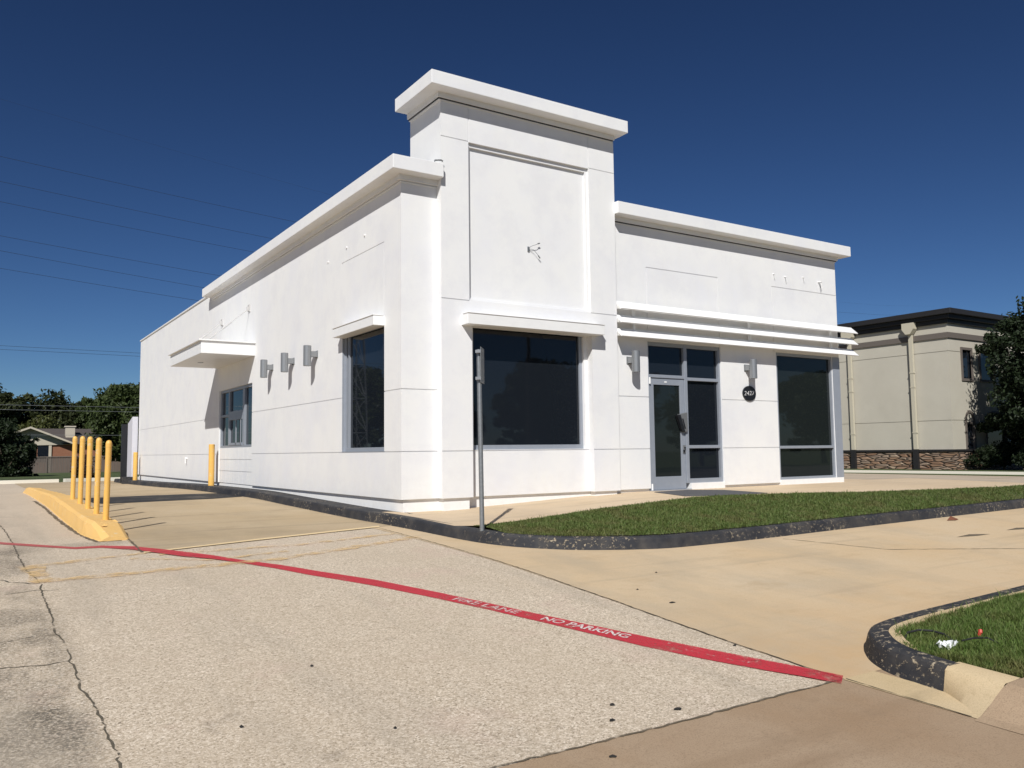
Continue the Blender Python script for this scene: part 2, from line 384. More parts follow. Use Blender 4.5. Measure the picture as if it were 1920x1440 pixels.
# facade: a wall plane with openings, recesses and score lines, as one stepped mesh
def facade(name, M, to3d, u0, u1, v0, v1, paints, parent, reveal=.12, thick=.12, skip=''):
    us = {u0, u1}; vs = {v0, v1}
    for a, b, c, d, _ in paints:
        us |= {min(max(a, u0), u1), min(max(b, u0), u1)}; vs |= {min(max(c, v0), v1), min(max(d, v0), v1)}
    us = sorted(us); vs = sorted(vs); nu, nv = len(us) - 1, len(vs) - 1
    D = [[0.0] * nv for _ in range(nu)]
    for a, b, c, d, dep in paints:
        for i in range(nu):
            um = (us[i] + us[i + 1]) / 2
            if not a < um < b: continue
            for j in range(nv):
                vm = (vs[j] + vs[j + 1]) / 2
                if c < vm < d: D[i][j] = dep
    mb = MB()
    def q(p): mb.add([to3d(*t) for t in p], [(0, 1, 2, 3)])
    for i in range(nu):
        for j in range(nv):
            d = D[i][j]; a, b, c, e = us[i], us[i + 1], vs[j], vs[j + 1]
            if d is not None: q([(a, c, d), (b, c, d), (b, e, d), (a, e, d)])
            dd = reveal if d is None else d
            for (ii, jj, p, r, sd) in ((i - 1, j, (a, c), (a, e), 'l'), (i + 1, j, (b, c), (b, e), 'r'), (i, j - 1, (a, c), (b, c), 'b'), (i, j + 1, (a, e), (b, e), 't')):
                if 0 <= ii < nu and 0 <= jj < nv:
                    o = D[ii][jj]; od = reveal if o is None else o
                    if (ii > i or jj > j) and abs(od - dd) > 1e-6: q([(*p, dd), (*r, dd), (*r, od), (*p, od)])
                elif sd not in skip and d is not None:
                    q([(*p, d), (*r, d), (*r, thick), (*p, thick)])
    return mb.build(name, M, parent)

# ------------------------------------------------------------------ the lie of the land (rises gently from the street to the building)
KY = [-80, -20, -12, -8, -5.5, -3.7, -2, -.3, 1, 4, 7, 12, 18, 25, 29, 60, 95, 150]
KZ = [-1.0, -.95, -.85, -.74, -.55, -.42, -.345, -.295, -.28, -.225, -.175, -.185, -.26, -.32, -.33, -.6, -1.0, -1.2]
_h = [KY[i + 1] - KY[i] for i in range(len(KY) - 1)]; _d = [(KZ[i + 1] - KZ[i]) / _h[i] for i in range(len(_h))]
_m = [_d[0]] + [0 if _d[i - 1] * _d[i] <= 0 else 2 * _d[i - 1] * _d[i] / (_d[i - 1] + _d[i]) for i in range(1, len(_h))] + [_d[-1]]
def gy(y):
    if y <= KY[0]: return KZ[0]
    if y >= KY[-1]: return KZ[-1]
    i = max(k for k in range(len(KY) - 1) if KY[k] <= y); t = (y - KY[i]) / _h[i]
    return (1 + 2 * t) * (1 - t) ** 2 * KZ[i] + t * (1 - t) ** 2 * _h[i] * _m[i] + t * t * (3 - 2 * t) * KZ[i + 1] + t * t * (t - 1) * _h[i] * _m[i + 1]
def sm(t): t = min(max(t, 0), 1); return t * t * (3 - 2 * t)
def g(x, y):
    v = min(max((y + 3) / 3, 0), 1) * sm((x - 11) / 9)
    return gy(y) * (1 - v) - .40 * v
def arange(a, b, st):
    k = max(1, int(math.ceil((b - a) / st - 1e-6))); return [a + (b - a) * i / k for i in range(k + 1)]
def sheet(name, M, xs, ys, dz, kind='structure', ylo=None, yhi=None):
    """ground sheet on a grid; ylo / yhi optional functions of x for slanted edges"""
    mb = MB(); nx, ny = len(xs), len(ys)
    for x in xs:
        a = ylo(x) if ylo else ys[0]; b = yhi(x) if yhi else ys[-1]
        for y in ys:
            yy = min(max(y, a), b) if (ylo or yhi) else y
            mb.v.append((x, yy, g(x, yy) + dz))
    for i in range(nx - 1):
        for j in range(ny - 1):
            k = i * ny + j; mb.f.append((k, k + ny, k + ny + 1, k + 1))
    return tag(mb.build(name, M), kind=kind)
near = arange(-8.04, 29, .2)
X_in = arange(-8, 30, 1.0)
sheet('terrain', M_lawn, [-400, -150, -80, -40] + arange(-20, 60, 4) + [80, 120, 200, 500],
      [-400, -150, -80, -40, -20] + arange(-12, 30, .5) + arange(33, 150, 3) + [200, 300, 700], -.05)
sheet('parking_lot', M_asph, [-60, -40, -20] + arange(-8, -.66, .5) + [0], near, 0)
sheet('driveway_apron', M_apron, arange(-.68, 12, .5), near, .004)
sheet('side_parking_lot', M_farlot, arange(11.5, 27.4, .5), near, .008)
LN = lambda x: -1.36 + (x + 3.81) * .3
sheet('drive_through_lane', M_lane, arange(-3.8, -.3, .25), near, .007, ylo=LN)
sheet('street_gutter', M_brown, [-80, -40, -20] + arange(-12, 20, .5) + [40, 80], arange(-11.2, -8.04, .2), .002)
sheet('street', M_street, [-300, -80, -30, 0, 30, 80, 300], arange(-40, -11.2, .8), 0)
sheet('gutter_strip', M_barekerb, arange(-.70, -.36, .17), arange(-8.9, -8.04, .1), .006)

def ribbon(name, M, pts, wid, dz, rag=0, seed=1, sub=.15, label=None, kind='structure', widf=None):
    """flat strip lying on the ground along a polyline"""
    r = random.Random(seed); P = [Vector((p[0], p[1], 0)) for p in pts]; Q = []
    for a, b in zip(P, P[1:]):
        k = max(1, int((b - a).length / sub))
        for i in range(k): Q.append(a.lerp(b, i / k))
    Q.append(P[-1]); mb = MB()
    for i, p in enumerate(Q):
        t = (Q[min(i + 1, len(Q) - 1)] - Q[max(i - 1, 0)]).normalized(); nn = Vector((-t.y, t.x, 0))
        ww = (widf(i / (len(Q) - 1)) if widf else wid) / 2
        j = r.uniform(-rag, rag)
        for sgn in (-1, 1):
            q = p + nn * (sgn * ww * (1 + (r.uniform(-.5, .5) if rag else 0)) + j); mb.v.append((q.x, q.y, g(q.x, q.y) + dz))
        if i: mb.f.append((2 * i - 2, 2 * i - 1, 2 * i + 1, 2 * i))
    o = mb.build(name, M); return tag(o, label, kind=kind)

def poly_on_ground(name, M, pts, dz, n=16):
    """quad-like patch given as two polylines (edge a, edge b) of equal length"""
    a, b = pts; mb = MB()
    for p, q in zip(a, b):
        for k in range(n + 1):
            x = p[0] + (q[0] - p[0]) * k / n; y = p[1] + (q[1] - p[1]) * k / n; mb.v.append((x, y, g(x, y) + (dz(x) if callable(dz) else dz)))
    for i in range(len(a) - 1):
        for k in range(n):
            o = i * (n + 1) + k; mb.f.append((o, o + 1, o + n + 2, o + n + 1))
    return struct(mb.build(name, M))

CR = [(-5.056, 3.085), (-5.018, 1.814), (-4.998, .292), (-5.001, -1.009), (-4.978, -1.998), (-4.908, -2.824), (-4.929, -3.03), (-4.928, -3.451), (-4.925, -4.253), (-4.944, -4.601), (-4.906, -4.954), (-4.894, -5.288), (-4.92, -5.399), (-4.896, -5.531), (-4.908, -5.952), (-4.874, -6.204), (-4.862, -6.508), (-4.858, -6.778), (-4.85, -6.958), (-4.862, -7.15), (-4.85, -7.6), (-4.87, -8.0)]
ribbon('pavement_crack', M_crack, CR, .013, .003, .008, 3, .04)
ribbon('pavement_crack', M_crack, [(-4.906, -5.40), (-5.1, -5.42), (-5.25, -5.36), (-5.5, -5.40)], .012, .003, .012, 4, .05)
ribbon('pavement_crack', M_crack, [(-4.95, -2.80), (-5.15, -2.6), (-5.35, -2.1), (-5.6, -2.0)], .018, .003, .015, 5, .05)
ribbon('pavement_crack', M_crack, [(-4.91, -4.75), (-5.05, -4.70), (-5.3, -4.78)], .010, .003, .012, 6, .05)
ribbon('pavement_crack', M_crack, [(-4.80, -3.20), (-4.95, -3.12), (-5.2, -3.2)], .012, .003, .012, 8, .05)
ribbon('pavement_joint', M_seam, [(-.62, -.6), (-.64, -1.7), (-.66, -3.5), (-.67, -4.9), (-.69, -6.5), (-.68, -7.4), (-.69, -8.02)], .014, .0085, .006, 9, .05)
ribbon('pavement_joint', M_seam, [(-9, -8.04), (-3.345, -8.033), (-2.74, -8.047), (-2.14, -8.053), (-1.425, -8.043), (-.70, -8.04)], .018, .007, .008, 10, .05)
ribbon('pavement_joint', M_seam, [(-.68, -8.05), (-.70, -8.87)], .008, .010, .003, 11, .05)
ribbon('pavement_joint', M_seam, [(-3.72, 1.0), (-3.83, -1.32)], .024, .012, .006, 12, .05)
ribbon('pavement_joint', M_seam, [(-3.75, 2.9), (-.4, 3.3)], .012, .012, .003, 13, .05)
ribbon('pavement_joint', M_seam, [(3.6, -4.1), (4.2, -5.2), (6.2, -6.0), (9, -6.2)], .02, .007, .01, 14, .1)
ribbon('pavement_joint', M_seam, [(-4.27, 9), (-4.27, 4), (-4.245, 2.5), (-4.22, 1.2), (-4.13, -.04), (-3.85, -.04)], .05, .004, .012, 15, .06)

# markings
US = [(-5.9, 1.9), (-5.125, .657), (-4.811, .155), (-4.413, -.461), (-4.133, -.474), (-3.834, -.805), (-3.613, -1.197), (-3.424, -1.548), (-3.209, -1.986), (-3.02, -2.40), (-2.737, -2.95), (-2.531, -3.45), (-2.222, -4.06), (-1.928, -4.773), (-1.752, -5.223), (-1.558, -5.752), (-1.364, -6.211), (-1.171, -6.661), (-.984, -7.096), (-.806, -7.524), (-.726, -7.72), (-.64, -8.00)]
DS = [(-5.95, 1.7), (-5.133, .391), (-4.825, -.09), (-4.43, -.642), (-4.158, -.682), (-3.878, -1.087), (-3.674, -1.537), (-3.497, -1.904), (-3.286, -2.20), (-3.12, -2.52), (-2.87, -3.06), (-2.68, -3.58), (-2.359, -4.236), (-2.049, -4.944), (-1.874, -5.40), (-1.687, -5.915), (-1.508, -6.395), (-1.343, -6.853), (-1.159, -7.285), (-.98, -7.67), (-.897, -7.844), (-.80, -8.10)]
poly_on_ground('fire_lane_stripe', M_red, (US, DS), lambda x: .0045 + .0075 * sm((x + 4.15) / .2) * sm((-3.0 - x) / .2) + .005 * sm((x + 1.05) / .15), 6)

def text_mesh(txt, size, off=0.0):
    cu = bpy.data.curves.new('lettering', 'FONT'); cu.body = txt; cu.size = size; cu.resolution_u = 3; cu.offset = off
    to = bpy.data.objects.new('lettering', cu); COL.objects.link(to)
    me = bpy.data.meshes.new_from_object(to.evaluated_get(bpy.context.evaluated_depsgraph_get()))
    bpy.data.objects.remove(to); return me
def stripe_text(txt, a, b, M, hgt=.62):
    """letters stencilled along the stripe from ground point a to b"""
    me = text_mesh(txt, 1.0, .025); co = [v.co.copy() for v in me.vertices]
    x0 = min(c.x for c in co); x1 = max(c.x for c in co); y1 = max(c.y for c in co)
    A = Vector((*a, 0)); B = Vector((*b, 0)); t = (B - A); L = t.length; t.normalize(); nn = Vector((-t.y, t.x, 0)); W = .165
    for v, c in zip(me.vertices, co):
        u = (c.x - x0) / (x1 - x0) * L; q = A + t * u + nn * ((c.y / y1 - .5) * W * hgt)
        v.co = (q.x, q.y, g(q.x, q.y) + .0085 + .005 * sm((q.x + 1.05) / .15))
    return struct(link('fire_lane_lettering', me, M))
stripe_text('FIRE LANE', (-1.905, -5.06), (-1.665, -5.70), M_textw)
stripe_text('NO PARKING', (-1.585, -5.93), (-1.285, -6.63), M_text)
stripe_text('FIRE LANE', (-1.17, -6.90), (-.90, -7.53), M_textx)

poly_on_ground('drive_lane_line', M_lyel, ([(-3.81, -1.345), (-2.43, -.885), (-.5, -.30)], [(-3.82, -1.425), (-2.465, -1.01), (-.55, -.45)]), .0110, 4)
for i, (p, wd) in enumerate([([(-4.943, -1.80), (-3.82, -1.40)], .12), ([(-4.95, -1.75), (-4.886, -2.80)], .22), ([(-4.886, -2.75), (-3.929, -2.65), (-2.7, -2.55), (-1.85, -2.24), (-.58, -1.7)], .16), ([(-4.0, -1.75), (-3.29, -2.28), (-2.4, -2.05)], .09), ([(-3.7, -1.6), (-2.13, -1.617), (-.7, -1.25)], .11)]):
    ribbon('faded_marking', M_fyel, p, wd, .0085, .006, 20 + i)
poly_on_ground('tar_patch', M_tar, ([(-3.36, 9.1), (-3.2, 9.4), (-1.6, 9.6), (-.35, 9.4)], [(-3.36, 6.9), (-3.2, 6.55), (-1.1, 6.85), (-.38, 7.25)]), .0125, 10)
# small dark spots of gum, leaves and debris
for i, (x, y, r) in enumerate([(-.252, -6.01, .022), (-2.307, -7.649, .015), (-2.027, -7.894, .018), (-2.466, -7.839, .015), (-2.79, -8.23, .015), (-.72, -7.15, .012), (-3.6, -6.2, .010), (-4.25, -6.95, .011), (-3.55, -7.35, .009), (-.2, -5.5, .012), (.5, -5.0, .012)]):
    mb = MB(); rr = random.Random(i); k = 9
    mb.add([(x, y, g(x, y) + .016)] + [(x + r * rr.uniform(.6, 1.3) * math.cos(a) * 1.4, y + r * rr.uniform(.6, 1.2) * math.sin(a), g(x, y) + .0075 + .03 * r * math.sin(a)) for a in [2 * math.pi * q / k for q in range(k)]], [(0, 1 + q, 1 + (q + 1) % k) for q in range(k)])
    tag(mb.build('debris_spot', M_gum), 'small dark speck of debris lying on the pavement', 'debris', 'dark specks on the pavement')
for x, y, a in [(6.457, -5.03, .2), (7.9, -4.98, .1)]:
    mb = MB(); mb.add([(x - .35, y, g(x, y) + .0078), (x + .1, y - .06, g(x, y - .06) + .0078), (x + .45, y - .05, g(x, y - .05) + .0078), (x + .1, y + .07, g(x, y + .07) + .0078)], [(0, 1, 2, 3)])
    struct(mb.build('pavement_stain', M_seam))

# ------------------------------------------------------------------ kerbs, sidewalk and turf
def kerb(name, M, path, w=.15, h=.15, hs=None, lean=.02, r=.03):
    """kerb along the outer bottom line; its body lies to the left of the path direction"""
    P = [Vector((p[0], p[1], 0)) for p in path]; Q = []
    for a, b in zip(P, P[1:]):
        k = max(1, int((b - a).length / .15)) if (b - a).length < 8 else max(1, int((b - a).length / .6))
        for i in range(k): Q.append(a.lerp(b, i / k))
    Q.append(P[-1]); mb = MB(); N = len(Q)
    for i, p in enumerate(Q):
        t = (Q[min(i + 1, N - 1)] - Q[max(i - 1, 0)]).normalized(); nn = Vector((-t.y, t.x, 0))
        hh = h if hs is None else hs(i / (N - 1))
        z0 = g(p.x, p.y)
        prof = [(0, -.1), (0, 0), (lean, hh - r), (lean + r * .35, hh - r * .3), (lean + r, hh), (w, hh + .003), (w + .02, hh - .05), (w + .02, -.1)]
        for u, vz in prof:
            q = p + nn * u; mb.v.append((q.x, q.y, z0 + vz))
        if i:
            for k in range(7): mb.f.append(((i - 1) * 8 + k, i * 8 + k, i * 8 + k + 1, (i - 1) * 8 + k + 1))
    mb.f.append(tuple(range(8))); mb.f.append(tuple(range((N - 1) * 8, N * 8))[::-1])
    return struct(mb.build(name, M))
def smoothpath(p, it=2):
    for _ in range(it):
        q = [p[0]]
        for a, b in zip(p, p[1:]): q += [(.75 * a[0] + .25 * b[0], .75 * a[1] + .25 * b[1]), (.25 * a[0] + .75 * b[0], .25 * a[1] + .75 * b[1])]
        p = q + [p[-1]]
    return p
KERB = smoothpath([(-.37, 26.5), (-.36, 11.9), (-.36, 7.2), (-.37, 1.0), (-.34, -.2), (-.27, -1.5), (-.21, -2.35), (-.07, -2.88), (.22, -3.31), (.65, -3.66), (1.45, -3.96), (2.0, -4.0), (3.44, -3.97), (5.5, -3.84), (11.0, -3.57), (16, -3.3), (24, -2.9)])
kerb('kerb', M_kerbA, KERB, .15)
ISL = smoothpath([(24, -6.3), (6, -7.2), (2.9, -7.39), (1.1, -7.49), (.5, -7.53), (.12, -7.62), (-.13, -7.83), (-.26, -8.0), (-.33, -8.16), (-.37, -8.36), (-.39, -8.53)])
kerb('kerb', M_kerbB, ISL, .17, .155, None, .03, .04)
mb = MB(); Q = []
for a, b in zip(ISL, ISL[1:]):
    k = max(1, int(math.dist(a, b) / .15))
    Q += [(a[0] + (b[0] - a[0]) * i / k, a[1] + (b[1] - a[1]) * i / k) for i in range(k)]
Q.append(ISL[-1]); NQ = len(Q)
for i, p in enumerate(Q):
    a, b = Q[max(i - 1, 0)], Q[min(i + 1, NQ - 1)]; L = math.dist(a, b); nx, ny = -(b[1] - a[1]) / L, (b[0] - a[0]) / L
    wd = .085 * (1 - .85 * sm((-8.0 - p[1]) / .25)); z0 = g(*p)
    for u, v in ((.168, -.05), (.168, .150), (.168 + wd, .148), (.172 + wd, -.05)): mb.v.append((p[0] + nx * u, p[1] + ny * u, z0 + v))
    if i:
        for k in range(3): mb.f.append(((i - 1) * 4 + k, i * 4 + k, i * 4 + k + 1, (i - 1) * 4 + k + 1))
struct(mb.build('kerb_backing', M_barekerb))
mb = MB()
for i in range(13):
    t = i / 12; y = -8.53 - .37 * t; x0 = -.39 - .29 * t ** 1.2; xt = -.36 - .05 * t; z0 = g(x0, y) + .004
    for x, z in ((x0, z0 - .1), (x0, z0), (x0 + (xt - x0) * .5, z0 + .068 - .01 * t), (xt, z0 + .13 - .01 * t), (xt + .03, z0 + .15 - .008 * t), (-.20, z0 + .156 - .008 * t), (-.18, z0 - .1)): mb.v.append((x, y, z))
    if i:
        for k in range(6): mb.f.append(((i - 1) * 7 + k, i * 7 + k, i * 7 + k + 1, (i - 1) * 7 + k + 1))
mb.f.append(tuple(range(7))); struct(mb.build('kerb', M_barekerb, None, True))
mb = MB(); ys = arange(-8.905, -11.4, .25); xs = [-.74, -.66, -.58, -.5, -.42, -.36, -.28] + arange(-.1, 8, .5)
for x in xs:
    for y in ys: mb.v.append((x, y, g(x, y) + .004 + .148 * sm((x + .74) / .42) * sm((y + 11.4) / 1.2)))
for i in range(len(xs) - 1):
    for k in range(len(ys) - 1): o = i * len(ys) + k; mb.f.append((o, o + len(ys), o + len(ys) + 1, o + 1))
struct(mb.build('street_walk', M_brown))

def zs(x): return -.148 * (1 - sm(x / 5.0))
def yb(x):     # sidewalk / turf boundary
    pts = [(-.3, -1.9), (.05, -2.12), (.6, -2.12), (2.3, -1.75), (3.3, -1.72), (5.0, -1.55), (6.7, -1.9), (8.0, -2.35), (10.2, -2.7), (11.7, -2.9), (16, -2.6), (24, -2.2)]
    for (a, b), (c, d) in zip(pts, pts[1:]):
        if x <= c: return b + (d - b) * (x - a) / (c - a)
    return -1.2
def yk(x):     # inner edge of the kerb
    best = None
    for (a, b), (c, d) in zip(KERB, KERB[1:]):
        if b < -1.0 and min(a, c) <= x <= max(a, c) and abs(c - a) > 1e-6: best = b + (d - b) * (x - a) / (c - a)
    return (best if best is not None else -2.0)
def walk_z(x, y):
    return zs(max(x, 0)) + .02 * min(y, 0) - (.0 if x > 0 else 0)
mb = MB(); xs = arange(-.19, 13.5, .25)
for x in xs:
    for k in range(9):
        t = k / 8; y = .3 + (yb(x) - .3) * t
        zz = walk_z(x, y)
        kz = g(x, y) + .152
        wgt = sm((.45 - x) / .7)
        mb.v.append((x, y, zz * (1 - wgt) + kz * wgt))
for i in range(len(xs) - 1):
    for k in range(8): mb.f.append((i * 9 + k, (i + 1) * 9 + k, (i + 1) * 9 + k + 1, i * 9 + k + 1))
struct(mb.build('sidewalk', M_walk))
mb = MB(); ys = arange(-.2, 26.4, .3)          # narrow strip between kerb and left wall
for y in ys:
    for x in (-.24, .1): mb.v.append((x, y, g(-.36, y) + .148))
for i in range(len(ys) - 1): mb.f.append((2 * i, 2 * i + 1, 2 * i + 3, 2 * i + 2))
struct(mb.build('kerb_apron', M_kerbA))
mb = MB(); mb.box(10.6, 12.4, .3, 24, -.5, -.01); struct(mb.build('side_walkway', M_walk))

def turf_z(x, y):
    a, b = yb(x), yk(x) + .17
    t = min(max((y - a) / (b - a), 0), 1) if abs(b - a) > .02 else 1
    z0 = walk_z(x, a); w_ = sm((.45 - x) / .7); z0 = z0 * (1 - w_) + (g(x, a) + .152) * w_
    z1 = g(x, b) + .15
    return z0 * (1 - t) + z1 * t + .02 * math.sin(math.pi * t) + .002
mb = MB(); xs = arange(.06, 24, .2); NK = 14
for x in xs:
    a, b = yb(x), yk(x) + .15
    if b > a - .03: b = a - .03
    for k in range(NK + 1):
        y = a + (b - a) * k / NK; mb.v.append((x, y, turf_z(x, y)))
for i in range(len(xs) - 1):
    for k in range(NK): o = i * (NK + 1) + k; mb.f.append((o, o + NK + 1, o + NK + 2, o + 1))
struct(mb.build('turf_bed', M_soil))
def isl_in(x, y):
    """inside of the foreground planting island"""
    for (a, b), (c, d) in zip(ISL, ISL[1:]):
        if c < a and c <= x <= a and b > -7.95 and y > b + (d - b) * (x - a) / (c - a) - .25: return False
    lim = -.16 + max(0, -8.35 - y) * -.2
    if y < -7.9 and x < -.02 + (-.16) * sm((-7.9 - y) / .4): return False
    if y > -8.0 and x < .06 + (y + 7.9) * 1.1: return False
    return True
def isl_z(x, y): return g(0, -8.0) * .35 + g(x, y) * .65 + .145 + .03 * sm((x + .2) / 1.5)
mb = MB(); xs = arange(-.22, 24, .25); ys = arange(-12, -6, .12)
xs = arange(-.24, 3.4, .08) + arange(3.5, 24, 1)
for x in xs:
    top = -20
    for (a, b), (c, d) in zip(ISL, ISL[1:]):
        if c < a and c <= x <= a: top = max(top, b + (d - b) * (x - a) / (c - a))
    if top < -19: top = -8.2
    top -= .1
    for k in range(13):
        y = top + (-8.93 - top) * (k / 12) ** 1.1; mb.v.append((x, y, isl_z(x, y) - .02))
for i in range(len(xs) - 1):
    for k in range(12): o = i * 13 + k; mb.f.append((o, o + 13, o + 14, o + 1))
struct(mb.build('turf_bed', M_soil))

def blades(name, M, pts, h0, h1, wdt, seed, hf_=None):
    """real grass blades: bent two-segment leaves"""
    r = np.random.RandomState(seed); n = len(pts); P = np.array(pts)
    a = r.uniform(0, 2 * np.pi, n); h = r.uniform(h0, h1, n); h = np.where(r.rand(n) < .035, h * 1.9, h); h = h if hf_ is None else h * np.array([hf_(p[0], p[1]) for p in pts]); ln = r.uniform(.2, .9, n) * h
    dx, dy = np.cos(a), np.sin(a); ww = wdt * r.uniform(.6, 1.3, n) / 2
    b = a + r.uniform(-.8, .8, n); lx, ly = np.cos(b + np.pi / 2), np.sin(b + np.pi / 2)
    V = np.zeros((n, 5, 3)); z = P[:, 2]
    for k, (sg, hf, lf, wf) in enumerate(((-1, 0, 0, 1), (1, 0, 0, 1), (1, .6, .35, .8), (-1, .6, .35, .8), (0, 1, 1, 0))):
        V[:, k, 0] = P[:, 0] + sg * dx * ww * wf + lx * ln * lf; V[:, k, 1] = P[:, 1] + sg * dy * ww * wf + ly * ln * lf; V[:, k, 2] = z + h * hf - .004
    me = bpy.data.meshes.new(name); me.vertices.add(n * 5); me.vertices.foreach_set('co', V.reshape(-1))
    base = np.arange(n)[:, None] * 5
    idx = np.concatenate([base + np.array([[0, 1, 2, 3]]), base + np.array([[3, 2, 4]])], axis=1).reshape(-1)
    st = np.empty(2 * n, int); st[0::2] = np.arange(n) * 7; st[1::2] = np.arange(n) * 7 + 4
    me.loops.add(len(idx)); me.loops.foreach_set('vertex_index', idx)
    me.polygons.add(2 * n); me.polygons.foreach_set('loop_start', st)
    me.update(calc_edges=True); me.validate()
    return link(name, me, M)
rg = np.random.RandomState(5); pts = []
clump = lambda x, y: .5 + .5 * math.sin(x * 3.1 + math.sin(y * 2.3) * 1.7) * math.sin(y * 4.3 + math.sin(x * 1.9) * 2)
while len(pts) < 120000:
    x = .02 + 16 * rg.rand() ** 1.25; y = -4.0 + 3.1 * rg.rand()
    a, b = yb(x), yk(x) + .15
    e = .04 * (rg.rand() - .3)
    if b - e < y < a + e and rg.rand() < .45 + .55 * clump(x, y): pts.append((x, y, turf_z(x, y)))
tag(blades('grass', M_grassd, pts, .014, .046, .010, 1, lambda x, y: .35 + .65 * sm((x + .05) / .9) * (.55 + .45 * sm((yb(x) - y) / .25)) * (.7 + .6 * clump(x * 2.3, y * 2.3))), 'mown dark green grass strip between sidewalk and black kerb', 'grass', kind='stuff')
pts = []
while len(pts) < 110000:
    x = -.2 + 3.4 * rg.rand(); y = -8.93 + 1.43 * rg.rand()
    if isl_in(x, y) and rg.rand() < .35 + .65 * clump(x * 1.7, y * 1.7): pts.append((x, y, isl_z(x, y) - .02))
tag(blades('grass', M_grass, pts, .014, .058, .0055, 2, lambda x, y: .65 + .7 * clump(x * 2.6, y * 2.6)), 'sunlit green grass on the foreground planting island', 'grass', kind='stuff')

# ------------------------------------------------------------------ THE WHITE BUILDING
B = empty('commercial_building', (0, 0, 0), 'white painted stucco commercial building with a tall front tower and flat cornices', 'building')
GJ = .014   # score-line width
gd = .012
def hline(z, a, b): return (a, b, z - GJ / 2, z + GJ / 2, gd)
def vline(x, a, b): return (x - GJ / 2, x + GJ / 2, a, b, gd)
BACK = 23.14
# left wall (u = y, inward = +x)
P = [hline(.775, 0, BACK), hline(1.73, 0, BACK),
     hline(4.14, .63, 2.43), vline(.63, 2.7, 4.14), vline(2.43, 4.05, 4.14),
     (7.95, 10.97, .05, .93, .03)]
for zz in (.35, .64): P.append((7.95, 10.97, zz - .008, zz + .008, .045))
for k in range(1, 8): P.append((7.95 + k * .4 - .006, 7.95 + k * .4 + .006, .05, .93, .045))
P += [(7.95, 10.97, .93, 2.42, None), (.62, 2.40, .78, 2.86, None)]
facade('left_wall', M_white, lambda u, v, d: (d, u, v), 0, BACK, .05, 5.16, P, B, skip='l')
# front wall, left of the tower
facade('front_wall', M_white, lambda u, v, d: (u, d, v), 0, .62, .05, 5.1, [hline(.775, 0, .62), hline(1.73, 0, .62)], B, skip='lr')
# front wall, right wing
RW = 10.715
P = [hline(.775, 4.177, 5.03), hline(.775, 6.96, 8.61), hline(1.73, 4.177, 5.03), hline(1.73, 6.96, 8.61),
     hline(4.166, 5.04, 6.94), vline(5.04, 3.0, 4.166), vline(6.94, 2.77, 4.166), hline(4.15, 8.56, RW), vline(8.56, 2.75, 4.15),
     (5.03, 6.96, 0, 2.77, None), (8.61, RW - .24, 0, 2.76, None)]
facade('front_wall', M_white, lambda u, v, d: (u, d, v), 4.177, RW, .05, 5.06, P, B, skip='lr', reveal=.16)
# tower
TX0, TX1, TY = .62, 4.177, -.15
P = [hline(.775, TX0, 1.169), hline(.775, 3.6, TX1), hline(3.163, TX0, 1.126), hline(3.163, 3.59, TX1), hline(5.767, TX0, 1.126), hline(5.767, 3.59, TX1),
     vline(1.126, 5.75, 6.5), vline(3.59, 5.75, 6.5),
     (1.169, 3.60, .05, 2.86, .15), (1.169, 3.60, .768, .782, .162), (1.27, 3.52, .79, 2.84, None),
     (1.126, 3.59, 3.173, 5.755, .042), (1.165, 3.535, 3.212, 5.69, .084)]
facade('tower_front', M_white, lambda u, v, d: (u, TY + d, v), TX0, TX1, .05, 6.5, P, B, skip='lr', reveal=.22, thick=.22)
mb = MB(); TB = .93
mb.quad((TX0, TY, .05), (TX0, TB, .05), (TX0, TB, 6.5), (TX0, TY, 6.5)); mb.quad((TX1, TY, .05), (TX1, TB, .05), (TX1, TB, 6.5), (TX1, TY, 6.5))
mb.quad((TX0, TB, 4.6), (TX1, TB, 4.6), (TX1, TB, 6.5), (TX0, TB, 6.5)); mb.quad((TX0, TY, 6.5), (TX1, TY, 6.5), (TX1, TB, 6.5), (TX0, TB, 6.5))
mb.build('tower_side', M_white, B)
# right, back walls and roof
mb = MB(); mb.quad((RW, 0, .05), (RW, BACK, .05), (RW, BACK, 5.1), (RW, 0, 5.1)); mb.quad((0, BACK, .05), (RW, BACK, .05), (RW, BACK, 5.16), (0, BACK, 5.16))
mb.build('rear_wall', M_white, B)
mb = MB(); mb.box(.13, RW - .005, .17, BACK - .005, 4.5, 4.6); mb.build('roof', M_roof, B)
# interior, so that no light leaks behind the glass
mb = MB(); mb.box(.4, RW - .3, .45, BACK - .2, -.3, 3.2); mb.build('dark_interior', M_black, B)
# plinth
pi = .045
mb = MB()
mb.prism([(pi, BACK), (pi, pi), (TX0 + pi, pi), (TX0 + pi, TY + pi), (1.169 - pi, TY + pi), (1.169 - pi, .0 + pi), (3.6 + pi, pi), (3.6 + pi, TY + pi), (TX1 - pi, TY + pi), (TX1 - pi, pi), (5.03, pi), (5.03, .3), (.3, .3), (.3, BACK)], -.5, .056)
mb.prism([(6.96, pi), (8.61, pi), (8.61, .35), (6.96, .35)], -.5, .056)
mb.box(6.055, 6.96, -.012, .35, -.5, .118); mb.box(8.61, RW - .01, -.012, .35, -.5, .104); mb.box(RW - .3, RW - pi, .35, BACK, -.5, .056)
mb.build('plinth', M_plinth, B)
